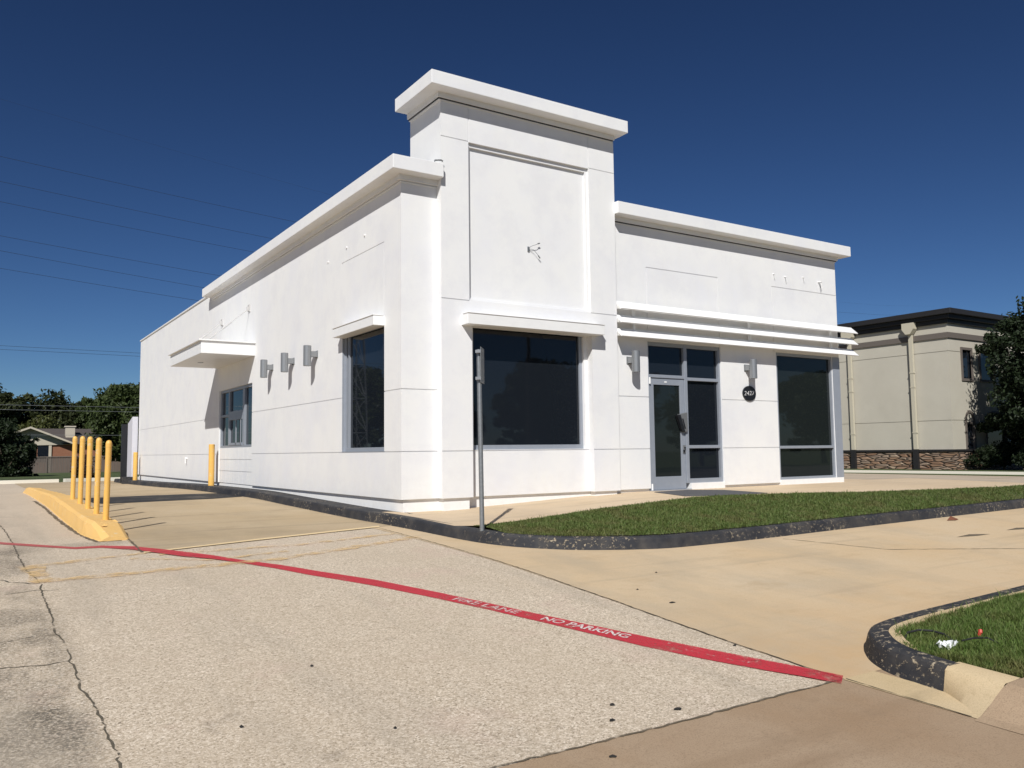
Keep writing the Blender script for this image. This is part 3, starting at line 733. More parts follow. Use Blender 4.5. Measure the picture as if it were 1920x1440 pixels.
# cornices: slab, fascia band, dark drip flashing
def cornice(poly, z0, z1, dark=True, pk=.2):
    o = MB().prism(poly(0), z0, z1).build('cornice', M_white, B, bevel=.008)
    MB().prism(poly(pk), z0 - .085, z0 + .05).build('fascia', M_white, o)
    if dark: MB().prism(poly(pk + .022), z0 - .103, z0 - .084).build('drip_flashing', M_dark, o)
    MB().prism(poly(pk + .034), z0 - .118, z0 - .1025).build('drip_edge', M_trim, o)
e = .25
cornice(lambda k: [(-e + k, 12.0 - k), (-e + k, -e + k), (.621, -e + k), (.621, .25 - k * .3), (.2, .25 - k * .3), (.2, 12.0 - k)], 5.06, 5.28, False)
cornice(lambda k: [(4.178, -e + k), (RW + e - k, -e + k), (RW + e - k, 11 - k), (RW - .2, 11 - k), (RW - .2, .25), (4.178, .25)], 5.02, 5.24)
cornice(lambda k: [(TX0 - .3 + k, TY - .28 + k), (TX1 + .12 - k * .6, TY - .28 + k), (TX1 + .12 - k * .6, .90), (TX0 - .3 + k, .90)], 6.455, 6.675, True, .225)
mb = MB().box(-.03, .2, 12.02, BACK + .03, 5.155, 5.2); mb.build('coping', M_trim, B, bevel=.005)
mb = MB().box(.2, RW + .03, BACK - .2, BACK + .03, 5.155, 5.2); mb.build('coping', M_trim, B)

# aluminium windows
def frame_y(name, Y, depth, bars, panes, parent=B, gl=M_glass, pn='pane'):
    mb = MB()
    for k, (a, b, c, d) in enumerate(bars): mb.box(a, b, Y - .002 * (k % 3), Y + depth + .002 * (k % 3), c, d)
    o = mb.build(name, M_alu, parent, bevel=.004)
    for (a, b, c, d) in panes: MB().box(a, b, Y + depth * .55, Y + depth * .55 + .012, c, d).build(pn, gl, o)
    return o
# tower window (bay plane y = 0)
frame_y('window', .05, .06, [(1.22, 1.29, .79, 2.86), (3.46, 3.52, .79, 2.86), (1.29, 3.46, .79, .865), (1.29, 3.46, 2.80, 2.86)], [(1.285, 3.465, .86, 2.805)])
# entrance: transom, sidelight
frame_y('window', .03, .10, [(5.03, 5.075, 0, 2.77), (6.905, 6.96, .118, 2.77), (5.975, 6.055, .118, 2.77), (5.075, 5.975, 2.70, 2.77), (6.055, 6.905, 2.70, 2.77),
      (5.075, 5.975, 2.10, 2.16), (6.055, 6.905, 2.075, 2.135), (6.055, 6.905, .775, .835), (6.055, 6.905, .118, .20)],
     [(5.07, 5.98, 2.155, 2.705), (6.05, 6.91, 2.13, 2.705), (6.05, 6.91, .83, 2.08), (6.05, 6.91, .195, .78)])
# door leaf
mb = MB(); y0, y1 = .045, .09
mb.box(5.08, 5.195, y0, y1, .015, 2.095); mb.box(5.865, 5.97, y0, y1, .015, 2.095); mb.box(5.195, 5.865, y0 + .001, y1, .015, .255); mb.box(5.195, 5.865, y0 + .001, y1, 1.97, 2.095)
D = mb.build('door', M_alu, B, bevel=.004)
MB().box(5.19, 5.87, .065, .075, .25, 1.975).build('pane', M_glass2, D)
mb = MB(); mb.prism([(5.775, 1.42), (5.985, 1.46), (5.99, 1.10), (5.90, 1.08)], -.02, .044, 'y'); mb.build('lock_plate', M_blackmet, D, bevel=.006)
mb = MB(); mb.prism([(5.72, 1.40), (5.80, 1.415), (5.915, 1.09), (5.84, 1.10)], -.028, .043, 'y'); mb.prism([(5.84, 1.34), (5.87, 1.34), (5.93, 1.15), (5.90, 1.15)], -.03, -.02, 'y'); mb.build('door_handle', M_black, D, bevel=.004)
mb = MB(); mb.box(5.90, 5.955, .02, .045, .69, .84); mb.build('lock', M_lamp, D, bevel=.004)
mb = MB(); mb.box(5.89, 5.93, .012, .02, .70, .75); mb.lathe([(.018, .775), (.018, .80)], 5.93, .012, 10); mb.build('keyhole', M_black, D)
MB().lathe([(.016, 1.98), (.016, 2.10)], 5.085, .022, 10).build('hinge', M_trim, D); MB().lathe([(.016, .0), (.016, .13)], 5.085, .022, 10).build('hinge', M_trim, D)
mb = MB(); mb.box(5.47, 5.53, .040, .045, 2.015, 2.04); mb.build('label_plate', M_letter, D)
mb = MB(); mb.box(5.03, 6.04, -.03, .2, -.05, .012); mb.build('threshold', M_alu, B)
# right window with grey corner pier
frame_y('window', .02, .10, [(8.61, 8.665, .104, 2.76), (10.44, RW - .24, .104, 2.76), (8.665, 10.44, 2.70, 2.76), (8.665, 10.44, .748, .805), (8.665, 10.44, .104, .155)],
        [(8.66, 10.445, .80, 2.705), (8.66, 10.445, .15, .753)], gl=M_glass2)
mb = MB(); mb.box(RW - .238, RW + .006, -.008, .30, .104, 2.75); mb.build('corner_pier', M_alu, B)
# left window
def frame_x(name, X, depth, bars, panes):
    mb = MB()
    for k, (a, b, c, d) in enumerate(bars): mb.box(X - .002 * (k % 3), X + depth + .002 * (k % 3), a, b, c, d)
    o = mb.build(name, M_alu, B, bevel=.004)
    for (a, b, c, d) in panes: MB().box(X + depth * .5, X + depth * .5 + .012, a, b, c, d).build('pane', M_glass, o)
    return o
frame_x('window', .05, .07, [(.62, .67, .78, 2.86), (2.33, 2.40, .78, 2.86), (.67, 2.33, .78, .85), (.67, 2.33, 2.79, 2.86), (2.20, 2.235, .85, 2.79)], [(.665, 2.335, .845, 2.795)])
MB().box(.003, .05, 2.375, 2.402, .785, 2.85).build('jamb_liner', M_alu, B); MB().box(-.001, .05, .62, 2.4, .776, .79).build('sill', M_alu, B)
# service window
frame_x('service_window', .04, .09, [(7.95, 8.02, .93, 2.42), (10.88, 10.97, .93, 2.42), (8.02, 10.88, .93, .99), (8.02, 10.88, 2.35, 2.42), (8.70, 8.88, .99, 2.35), (10.08, 10.17, .99, 2.35), (8.88, 10.08, 1.62, 1.84), (10.17, 10.88, 1.72, 1.78)],
        [(8.02, 8.70, .985, 2.355), (8.88, 10.08, 1.83, 2.355), (8.88, 10.08, .985, 1.63), (10.17, 10.88, .985, 2.355)])
mb = MB(); mb.box(.025, .045, 9.40, 9.46, .99, 1.62); mb.box(.025, .045, 9.0, 9.03, .99, 1.62); mb.box(.025, .045, 8.88, 10.08, .99, 1.05); mb.build('sliding_sash', M_alu, B)

# flat canopies (eyebrows)
mb = MB(); mb.box(.975, 3.717, -.36, .02, 2.755, 2.925); mb.box(.965, 3.727, -.372, -.20, 2.925, 2.937); mb.build('window_canopy', M_trim, B, bevel=.006)
mb = MB(); mb.box(-.19, .04, .61, 2.37, 2.78, 2.935); mb.box(-.202, -.02, .60, 2.38, 2.935, 2.948); mb.build('window_canopy', M_trim, B, bevel=.005)
# drive-through canopy with tie rods
mb = MB(); mb.box(-1.2, -.002, 7.76, 11.12, 3.03, 3.31); mb.box(-1.255, -.002, 7.72, 11.16, 3.31, 3.345)
C = mb.build('drive_through_canopy', M_trim, B, bevel=.006)
MB().lathe([(.07, 3.022), (.07, 3.032)], -.75, 9.8, 14).build('soffit_light', M_lamp, C)
for ya in (8.25, 10.75):
    mb = MB(); mb.tube([(-.01, ya, 4.21), (-.98, ya - .0, 3.36)], .008, 8); mb.tube([(-.42, ya, 3.85), (-.62, ya, 3.675)], .018, 8); mb.tube([(-.78, ya, 3.535), (-.9, ya, 3.43)], .014, 8)
    mb.box(-.03, 0, ya - .07, ya + .07, 4.13, 4.29); mb.box(-1.05, -.9, ya - .06, ya + .06, 3.345, 3.365); mb.box(-.07, -.03, ya - .015, ya + .015, 4.15, 4.24)
    mb.build('tie_rod', M_rod, C)
# louvred sunshade
LZ = [2.79, 3.035, 3.285]
for xb in (4.62, 7.72, 10.33):
    mb = MB(); mb.box(xb - .03, xb + .03, -.16, 0, 2.86, 2.90); mb.box(xb - .03, xb + .03, -.16, 0, 3.10, 3.14); mb.box(xb - .03, xb + .03, -.16, 0, 3.35, 3.39); mb.box(xb - .025, xb + .025, -.12, -.07, 2.86, 3.40); mb.build('louvre_bracket', M_trim, B)
for zl in LZ:
    mb = MB()
    mb.prism([(-.272, zl), (-.255, zl - .016), (-.09, zl + .125), (-.10, zl + .155)], 4.182, 11.07, 'x'); mb.build('louvre_blade', M_trim, B, bevel=.003)
# dangling sign wires on the tower panel, bent stub on the left cornice, sign studs
mb = MB(); mb.tube([(2.33, -.08, 4.17), (2.35, -.12, 4.20), (2.45, -.13, 4.24), (2.50, -.12, 4.265)], .004, 6); mb.tube([(2.49, -.12, 4.262), (2.53, -.12, 4.275)], .011, 6)
mb.tube([(2.33, -.08, 4.16), (2.40, -.12, 4.15), (2.48, -.12, 4.08), (2.52, -.11, 4.04)], .004, 6); mb.tube([(2.50, -.115, 4.06), (2.54, -.11, 4.02)], .010, 6)
mb.box(2.31, 2.345, -.085, -.06, 4.12, 4.20)
mb.build('sign_wire', M_galv, B)
mb = MB(); mb.tube([(.50, -.16, 5.27), (.50, -.18, 5.33), (.60, -.2, 5.345), (.63, -.2, 5.33)], .014, 6); mb.build('conduit_stub', M_galv, B)
for (x, zz, L) in ((8.62, 4.42, .02), (8.98, 4.40, .03), (9.58, 4.45, .02), (10.1, 4.40, .07), (10.14, 4.40, .05)):
    mb = MB(); mb.tube([(x, 0, zz), (x, -L - .02, zz - .01)], .012, 6); mb.tube([(x, -L, zz), (x + .03, -L, zz - .09 - L)], .008, 5); mb.build('sign_stud', M_trim, B)
for (y, zz) in ((3.1, 4.3), (2.2, 4.38), (1.4, 4.42)):
    mb = MB(); mb.tube([(0, y, zz), (-.02, y, zz)], .018, 8); mb.build('sign_stud', M_trim, B)
mb = MB(); mb.tube([(0, 14.64, .66), (-.06, 14.64, .66)], .03, 8); mb.tube([(-.05, 14.64, .70), (-.05, 14.64, .52)], .02, 8); mb.build('hose_bib', M_trim, B)
# rear screen wall with dark gate (dustbin enclosure)
E_ = empty('bin_enclosure', (-.2, 24.4, -.2), 'low white enclosure wall with sloped top and dark gate behind the white building', 'enclosure')
mb = MB(); mb.prism([(23.2, -.3), (24.25, -.3), (24.25, 2.02), (23.2, 2.25)], -.22, -.02, 'x'); mb.build('enclosure_wall', M_encl, E_)
mb = MB(); mb.box(-.44, -.225, 24.27, 24.35, -.3, 2.0); mb.build('gate', M_black, E_)
mb = MB(); mb.box(-.5, .0, 23.16, 23.6, -.32, -.04); mb.build('bump_block', M_kerbA, E_)

# wall lamps
def wall_lamp(loc, axis, label, group):
    o = empty('wall_lamp', loc, label, 'lamp', group); x, y, zz = loc
    if axis == 'x':
        cx, cy = x - .19, y
        mb = MB().box(x - .13, x, y - .045, y + .045, zz - .02, zz + .09); mb.box(x - .012, x, y - .06, y + .06, zz - .035, zz + .105)
    else:
        cx, cy = x, y - .19
        mb = MB().box(x - .045, x + .045, y - .13, y, zz - .02, zz + .09); mb.box(x - .06, x + .06, y - .012, y, zz - .035, zz + .105)
    MB().lathe([(.066, zz - .195), (.074, zz - .19), (.074, zz + .19), (.066, zz + .195)], cx, cy, 24).build('lamp_shade', M_lamp, o, smooth=False)
    mb.build('bracket', M_lamp, o, bevel=.004)
    return o
for y, lab in ((6.42, 'leftmost silver cylinder wall lamp, nearest the service window'), (5.02, 'middle silver cylinder wall lamp of the three on the side wall'), (3.67, 'silver cylinder wall lamp nearest the tall side window')):
    wall_lamp((0, y, 2.60), 'x', lab, 'silver cylinder wall lamps')
wall_lamp((4.565, 0, 2.35), 'y', 'silver cylinder wall lamp left of the entrance door', 'silver cylinder wall lamps')
wall_lamp((7.68, 0, 2.35), 'y', 'silver cylinder wall lamp above the black number plaque', 'silver cylinder wall lamps')
# house number plaque
PQ = empty('number_plaque', (7.735, 0, 1.87), 'oval black plaque with white number 2427 below a wall lamp', 'sign')
mb = MB(); seg = 32; rr = .152
pv = [(7.735 + .19 * math.cos(2 * math.pi * k / seg), 1.87 + rr * math.sin(2 * math.pi * k / seg)) for k in range(seg)]
mb.prism(pv, -.03, 0, 'y'); mb.build('disc', M_black, PQ, bevel=.003)
me = text_mesh('2427', 1.0, -.012); co = [v.co for v in me.vertices]; xa = min(c.x for c in co); xb = max(c.x for c in co)
for v in me.vertices:
    u = (v.co.x - (xa + xb) / 2) / (xb - xa); t = v.co.y / .70
    v.co = (7.735 + u * .29 + t * .014 - .02, -.0335, 1.832 + t * .088 + u * .012)
o = link('numerals', me, M_letter, PQ)

# ------------------------------------------------------------------ street furniture near the building
# drive-through island
IS = empty('concrete_island', (-3.95, 7, -.2), 'long yellow painted concrete kerb island at the drive-through lane', 'island')
mb = MB(); ys = arange(-.02, 15.2, .35); prof_n = 7
rr = random.Random(3)
for i, y in enumerate(ys):
    zb = g(-4, y) - .05
    top = -.108 + .024 * (y - 1.0) if y > .8 else -.12
    top = min(top, .02 - .012 * max(0, y - 6.0))
    if y < .62: top = -.12 - (.62 - y) / .64 * .14
    if y > 14.6: top -= (y - 14.6) * .12
    j = lambda: rr.uniform(-.008, .008)
    xl, xr = -4.185 - .02 * math.sin(y * .35), -3.72
    if y < .9: xl += (.9 - y) * .12
    pr = [(xl - .05, zb), (xl, zb + .06), (xl + .035 + j(), top + .0 + j()), (xl + .085, top + .03 + j()), (xr - .08, top + j()), (xr - .03 + j(), top - .04), (xr, zb)]
    for a, b in pr: mb.v.append((a, y, b))
    if i:
        for k in range(6): mb.f.append(((i - 1) * 7 + k, i * 7 + k, i * 7 + k + 1, (i - 1) * 7 + k + 1))
mb.f.append(tuple(range(7))); mb.f.append(tuple(range((len(ys) - 1) * 7, len(ys) * 7)))
mb.build('kerb_body', M_yelk, IS)
mb = MB()
for q in range(26):
    y = .4 + q * .24; x = -3.9 + rr.uniform(-.16, .16); s = rr.uniform(.015, .04); zt = min(-.108 + .024 * (y - 1.0), .02)
    mb.add([(x - s, y - s, zt - .01), (x + s, y - s * .6, zt - .01), (x + s * .7, y + s, zt - .01), (x - s, y + s, zt - .01), (x + rr.uniform(-.01, .01), y, zt + s * .7)], [(0, 1, 4), (1, 2, 4), (2, 3, 4), (3, 0, 4)])
tag(mb.build('loose_mortar', M_yelk, IS), kind='stuff')
posts = [(1.042, -.115, .965, (.012, -.030), 'nearest leaning yellow post at the front end of the island'), (2.017, -.10, 1.021, (.010, .0), 'second yellow post from the near end of the island'),
         (3.045, -.06, 1.058, (.008, .0), 'middle yellow post of the five on the island'), (4.112, -.018, 1.087, (.012, .0), 'fourth yellow post from the near end of the island'), (5.284, -.001, 1.111, (.012, .0), 'farthest and leftmost yellow post on the island')]
for y, zb, zt, (lx, ly), lab in posts:
    e = empty('bollard', (-3.9, y, zb), lab, 'bollard', 'yellow posts on the drive-through island')
    b0 = Vector((-3.9, y, zb - .08)); t0 = Vector((-3.9 + lx, y + ly, zt - .03)); ax = t0 - b0
    MB().tube([b0, t0], .039, 18).build('pole', M_yel, e, smooth=False)
    MB().tube([t0 - ax * .05, t0 - ax * .045, t0, t0 + ax.normalized() * .03, t0 + ax.normalized() * .042], [.0392, .041, .041, .030, .008], 18).build('cap', M_yel, e)
    if 1.5 < y < 4.5: MB().tube([t0 - ax * .36, t0 - ax * .05], .0408, 18).build('sleeve', M_yel, e)
for y, zb, zt, lab in ((10.88, -.06, 1.033, 'short yellow post by the wall beside the service window'), (22.53, -.2, .89, 'yellow post at the far rear corner of the white building')):
    e = empty('bollard', (-.2, y, zb), lab, 'bollard', 'yellow posts along the side wall')
    MB().lathe([(.075, zb - .1), (.075, zt - .01), (.066, zt)], -.19, y, 20).build('pole', M_yel, e)
# traffic sign seen from behind
SG = empty('sign_post', (-.1, -2.52, -.16), 'galvanised sign post with small sign seen edge-on at the turf corner', 'sign')
MB().tube([(-.10, -2.52, -.3), (-.115, -2.50, 2.05)], .030, 16).build('post', M_galv, SG)
az = R_(40); dx, dy = math.sin(az), math.cos(az)
def sp(u, n_): return (-.112 + dx * u + dy * n_, -2.50 + dy * u - dx * n_)
mb = MB()
for u0, u1, z0, z1 in ((-.14, .14, 1.62, 2.07),):
    a, b, c, d = sp(u0, .040), sp(u1, .040), sp(u1, .044), sp(u0, .044)
    mb.prism([a, b, c, d], z0, z1)
mb.build('sign_plate', M_galv, SG)
for zz in (1.68, 2.02):
    mb = MB(); mb.prism([sp(-.075, -.035), sp(.075, -.035), sp(.075, .040), sp(-.075, .040)], zz - .018, zz + .018); mb.build('clamp', M_lamp, SG)
# entrance mat
mb = MB(); mb.prism([(4.85, -.28), (5.75, -.20), (6.3, -.6), (6.3, -1.6), (5.1, -1.52), (4.6, -1.3)], -.03, .012); mb.v = [(x, y, z_ + walk_z(x, y)) for x, y, z_ in mb.v]
tag(mb.build('entrance_mat', M_mat), 'dark grey mat on the sidewalk in front of the entrance door', 'mat')
# rubbish in the foreground turf
mb = MB(); r = random.Random(12); NX = 9
for i in range(NX):
    for k in range(7): mb.v.append((.02 + i * .019 + r.uniform(-.012, .012), -8.34 + k * .016 + r.uniform(-.012, .012), isl_z(.1, -8.3) + .0 + r.uniform(0, .05)))
for i in range(NX - 1):
    for k in range(6): mb.f.append((i * 7 + k, i * 7 + 7 + k, i * 7 + 8 + k, i * 7 + 1 + k))
tag(mb.build('crumpled_paper', M_paper), 'crumpled white paper lying in the foreground turf', 'litter')
zi = isl_z(.2, -8.2) + .012
mb = MB(); mb.tube([(.10, -7.98, zi - .01), (.17, -7.96, zi + .02), (.24, -8.0, zi + .035), (.29, -8.07, zi + .035), (.30, -8.15, zi + .025), (.28, -8.22, zi), (.26, -8.27, zi - .02)], .0075, 8); tag(mb.build('black_hose', M_wire), 'curved black cable piece behind the crumpled paper in the turf', 'cable')
mb = MB(); mb.tube([(.22, -8.32, zi + .02), (.30, -8.36, zi + .035), (.40, -8.40, zi + .03), (.46, -8.45, zi - .01)], .006, 7); tag(mb.build('black_stick', M_wire), 'short straight black cable piece right of the crumpled paper', 'cable')
mb = MB(); mb.tube([(.52, -8.28, zi + .015), (.60, -8.25, zi + .03)], .011, 7); mb.tube([(.555, -8.27, zi + .02), (.565, -8.265, zi + .04)], .014, 7); o = mb.build('plastic_scrap', M_redpl); tag(o, 'small red plastic piece in the foreground turf', 'litter')
x, y = 7.85, -4.0
mb = MB(); mb.add([(x - .16, y, g(x, y) + .01), (x, y - .05, g(x, y) + .01), (x + .17, y - .01, g(x, y) + .012), (x + .02, y + .04, g(x, y) + .07)], [(0, 1, 3), (1, 2, 3)]); tag(mb.build('dead_leaf', M_dleaf), 'brown dead leaf on the driveway beside the black kerb', 'leaf')

# ------------------------------------------------------------------ far surroundings
# rear and side kerbs
def box_kerb(pts, w_, h, M=M_kerbW):
    mb = MB()
    for a, b in zip(pts, pts[1:]):
        L = math.dist(a, b); k = max(1, int(L / 2))
        for i in range(k):
            p = [a[0] + (b[0] - a[0]) * i / k, a[1] + (b[1] - a[1]) * i / k]; q = [a[0] + (b[0] - a[0]) * (i + 1) / k, a[1] + (b[1] - a[1]) * (i + 1) / k]
            ux, uy = (b[0] - a[0]) / L, (b[1] - a[1]) / L; nx, ny = -uy * w_, ux * w_
            zp, zq = g(*p), g(*q)
            mb.add([(p[0], p[1], zp - .1), (q[0], q[1], zq - .1), (q[0] + nx, q[1] + ny, zq - .1), (p[0] + nx, p[1] + ny, zp - .1), (p[0], p[1], zp + h), (q[0], q[1], zq + h), (q[0] + nx, q[1] + ny, zq + h), (p[0] + nx, p[1] + ny, zp + h)], [(4, 5, 6, 7), (0, 1, 5, 4), (1, 2, 6, 5), (2, 3, 7, 6), (3, 0, 4, 7)])
    return struct(mb.build('kerb', M))
box_kerb([(-40, 28.3), (-2.2, 28.6)], .3, .14); box_kerb([(-1.9, 29.2), (-1.0, 29.4), (26, 29.4)], .3, .14)
box_kerb([(28.5, -2), (27.2, 12), (26.8, 29)], -.35, .14)

# neighbour building
NX0, NY0 = 33.1, 10.0; NB = empty('office_building', (NX0, NY0, -.4), 'two-storey beige stucco office building with dark cornice and stone base', 'building')
NB1, NXE = 60.0, 70.0
gz = -.42
P = []
for k in range(1, 8):
    pass
facade('side_wall', M_beige, lambda u, v, d: (NX0 + d, u, v), NY0, NB1, .58, 6.9, [(NY0, NB1, 1.95, 1.98, .02), (NY0, NB1, 5.22, 5.25, .02)], NB, skip='l')
P = [(NX0, NXE, 1.95, 1.98, .02), (NX0, NXE, 5.22, 5.25, .02)]
wins = [(34.13, 35.15, 3.85, 5.47), (35.75, 37.2, 3.85, 5.47), (39.2, 40.6, 3.85, 5.47), (42.5, 44, 3.85, 5.47), (46, 47.5, 3.85, 5.47)]
low = [(34.2, 35.05), (36.0, 38.0), (39.6, 41.6), (43, 45)]
for a, b, c, d in wins: P.append((a + .12, b - .12, c + .12, d - .12, None))
for a, b in low: P.append((a + .1, b - .1, .58, 1.90, None))
facade('front_wall', M_beige, lambda u, v, d: (u, NY0 + d, v), NX0, NXE, .58, 6.9, P, NB, skip='l')
mb = MB(); mb.quad((NXE, NY0, 0), (NXE, NB1, 0), (NXE, NB1, 6.9), (NXE, NY0, 6.9)); mb.quad((NX0, NB1, 0), (NXE, NB1, 0), (NXE, NB1, 6.9), (NX0, NB1, 6.9)); mb.build('rear_wall', M_beige, NB)
mb = MB(); mb.box(NX0 - .08, NXE, NY0 - .08, NB1, gz - .3, .5); mb.build('stone_base', M_stone, NB)
mb = MB(); mb.box(NX0 - .13, NXE, NY0 - .13, NB1, .5, .60); mb.build('base_cap', M_brownt, NB)
mb = MB(); mb.box(NX0 - .07, NXE, NY0 - .07, NB1, 5.86, 6.12); mb.build('band_course', M_taupe, NB)
mb = MB(); mb.box(NX0 - .12, NXE, NY0 - .12, NB1, 6.55, 6.75); mb.box(NX0 - .28, NXE, NY0 - .28, NB1, 6.75, 6.95); mb.box(NX0 - .45, NXE, NY0 - .45, NB1, 6.95, 7.2); mb.build('cornice', M_brownt, NB, bevel=.02)
for a, b, c, d in wins:
    mb = MB(); mb.box(a, b, NY0 - .05, NY0 + .1, c, c + .12); mb.box(a, b, NY0 - .05, NY0 + .1, d - .12, d); mb.box(a, a + .12, NY0 - .05, NY0 + .1, c + .12, d - .12); mb.box(b - .12, b, NY0 - .05, NY0 + .1, c + .12, d - .12)
    o = mb.build('window', M_taupe, NB); MB().box(a + .1, b - .1, NY0 + .06, NY0 + .08, c + .1, d - .1).build('pane', M_glass, o)
for a, b in low:
    mb = MB(); mb.box(a, a + .12, NY0 - .05, NY0 + .1, .6, 1.9); mb.box(b - .12, b, NY0 - .05, NY0 + .1, .6, 1.9); mb.box(a + .12, b - .12, NY0 - .05, NY0 + .1, 1.78, 1.9)
    cx, rr = (a + b) / 2, (b - a) / 2
    out = [(cx + rr * math.cos(t), 1.9 + .55 * math.sin(t)) for t in [math.pi * k / 12 for k in range(13)]]; inn = [(cx + (rr - .12) * math.cos(t), 1.9 + .43 * math.sin(t)) for t in [math.pi * k / 12 for k in range(13)]]
    for k in range(12): mb.prism([out[k], out[k + 1], inn[k + 1], inn[k]], NY0 - .05, NY0 + .02, 'y')
    o = mb.build('arched_window', M_taupe, NB); MB().box(a + .1, b - .1, NY0 + .06, NY0 + .08, .58, 1.8).build('pane', M_glass, o)
for yd in (11.75, 15.15, 22):
    mb = MB(); mb.prism([(yd - .3, 6.75), (yd + .3, 6.75), (yd + .3, 6.45), (yd + .12, 6.2), (yd - .12, 6.2), (yd - .3, 6.45)], NX0 - .38, NX0 - .07, 'x'); mb.box(NX0 - .20, NX0 - .075, yd - .09, yd + .09, .6, 6.2)
    for zz in (1.4, 3.6, 4.3): mb.box(NX0 - .215, NX0 - .07, yd - .12, yd + .12, zz, zz + .05)
    mb.build('downspout', M_beige2, NB); MB().box(NX0 - .24, NX0 - .082, yd - .12, yd + .12, gz, .62).build('downspout_boot', M_brownt, NB)
mb = MB(); mb.box(27.1, 33.3, 3, 60, -.6, -.36); o = mb.build('verge', M_lawn); struct(o)

# brick house behind the fence
HB = empty('brick_house', (8, 103, -1), 'low brick house with brown shingle roof and cream gable behind the fence', 'house')
gh = -1.2
ang = -.58
def ht(px, py): # house frame, turned so the gable faces the lot
    return px, py
mb = MB(); mb.box(1.5, 16, 102.4, 112, gh, 2.2); mb.build('wall', M_brick, HB)
mb = MB(); mb.prism([(-4.5, 2.1), (.7, 4.15), (5.2, 2.3), (5.2, 2.2), (-4.5, 2.0)], 102.2, 102.6, 'y'); mb.build('gable', M_cream, HB)
mb = MB(); mb.add([(-4.9, 101.4, 2.05), (.7, 101.4, 4.30), (.7, 112, 4.30), (-4.9, 112, 2.05), (5.6, 101.4, 2.25), (5.6, 112, 2.25)], [(0, 1, 2, 3), (1, 4, 5, 2)])
mb.add([(.7, 107, 4.25), (18, 107, 4.2), (18, 101.8, 2.15), (4.2, 101.8, 2.25)], [(0, 1, 2, 3)]); mb.build('roof', M_shingle, HB)
mb = MB(); mb.prism([(-4.9, 1.85), (.7, 4.1), (5.6, 2.05), (5.6, 2.27), (.7, 4.32), (-4.9, 2.07)], 101.3, 101.42, 'y'); mb.build('fascia', M_cream, HB)
mb = MB(); mb.box(4.6, 5.6, 104, 105, 2, 4.35); mb.box(4.5, 5.7, 103.9, 105.1, 4.35, 4.5); mb.build('chimney', M_cream, HB)
mb = MB(); mb.box(2.7, 3.0, 102.25, 102.42, gh, 2.2); mb.build('door_frame', M_cream, HB)
mb = MB(); mb.box(1.55, 2.7, 102.3, 102.42, .2, 2.1); mb.build('window', M_glass, HB)
# wooden fence
FN = empty('wooden_fence', (10, 93, -1), 'weathered grey wooden privacy fence across the far lawn', 'fence')
mb = MB(); r = random.Random(4); x = -10.0
while x < 34:
    yy = 95.2 - x * .36; zg = -1.15; mb.box(x, x + .14, yy - .01, yy + .012, zg, .72 + r.uniform(-.02, .02)); x += .15
mb.build('picket_panel', M_fence, FN)
for k in range(19):
    mb = MB(); x = -10 + k * 2.4; yy = 95.2 - x * .36; mb.box(x - .05, x + .05, yy - .12, yy - .03, -1.15, .78); mb.build('fence_post', M_fence, FN)
mb = MB(); mb.add([(-10, 98.74, .70), (34, 82.9, .70), (34, 82.9, .79), (-10, 98.74, .79)], [(0, 1, 2, 3)]); mb.v = [(x, y - .05, z_) for x, y, z_ in mb.v]; mb.build('fence_rail', M_fence, FN)

# ------------------------------------------------------------------ trees
def crown_mesh(name, blobs, nleaf, size, seed, M):
    """many small leaf faces in clumps through the crown volume"""
    r = np.random.RandomState(seed); V = []; tot = sum(b[3] * b[4] * b[5] for b in blobs)
    cl = []
    for cx, cy, cz, rx, ry, rz in blobs:
        n = max(8, int(170 * (rx * ry * rz) / tot * len(blobs) ** .0))
        d = r.normal(size=(n, 3)); d /= np.linalg.norm(d, axis=1)[:, None]; rad = r.uniform(.35, 1.05, n) ** .6
        cl.append(np.c_[cx + d[:, 0] * rx * rad, cy + d[:, 1] * ry * rad, cz + d[:, 2] * rz * rad, np.full(n, min(rx, ry, rz) * .33)])
    cl = np.concatenate(cl); k = r.randint(0, len(cl), nleaf); c = cl[k]
    off = np.clip(r.normal(size=(nleaf, 3)), -1.5, 1.5) * c[:, 3:4] * np.array([.62, .62, .42]); p = c[:, :3] + off
    nrm = r.normal(size=(nleaf, 3)) + off / (c[:, 3:4] + 1e-6) * .8 + np.array([0, 0, .6]); nrm /= np.linalg.norm(nrm, axis=1)[:, None]
    t = np.cross(nrm, r.normal(size=(nleaf, 3))); t /= np.linalg.norm(t, axis=1)[:, None]; b = np.cross(nrm, t)
    s = size * r.uniform(.5, 1.2, nleaf)[:, None]
    V = np.stack([p - t * s, p - b * s * .45 + nrm * s * .1, p + t * s, p + b * s * .45 + nrm * s * .1], axis=1).reshape(-1)
    me = bpy.data.meshes.new(name); me.vertices.add(nleaf * 4); me.vertices.foreach_set('co', V)
    me.loops.add(nleaf * 4); me.loops.foreach_set('vertex_index', np.arange(nleaf * 4)); me.polygons.add(nleaf); me.polygons.foreach_set('loop_start', np.arange(nleaf) * 4)
    me.update(calc_edges=True); me.validate(); me.materials.append(M); return me
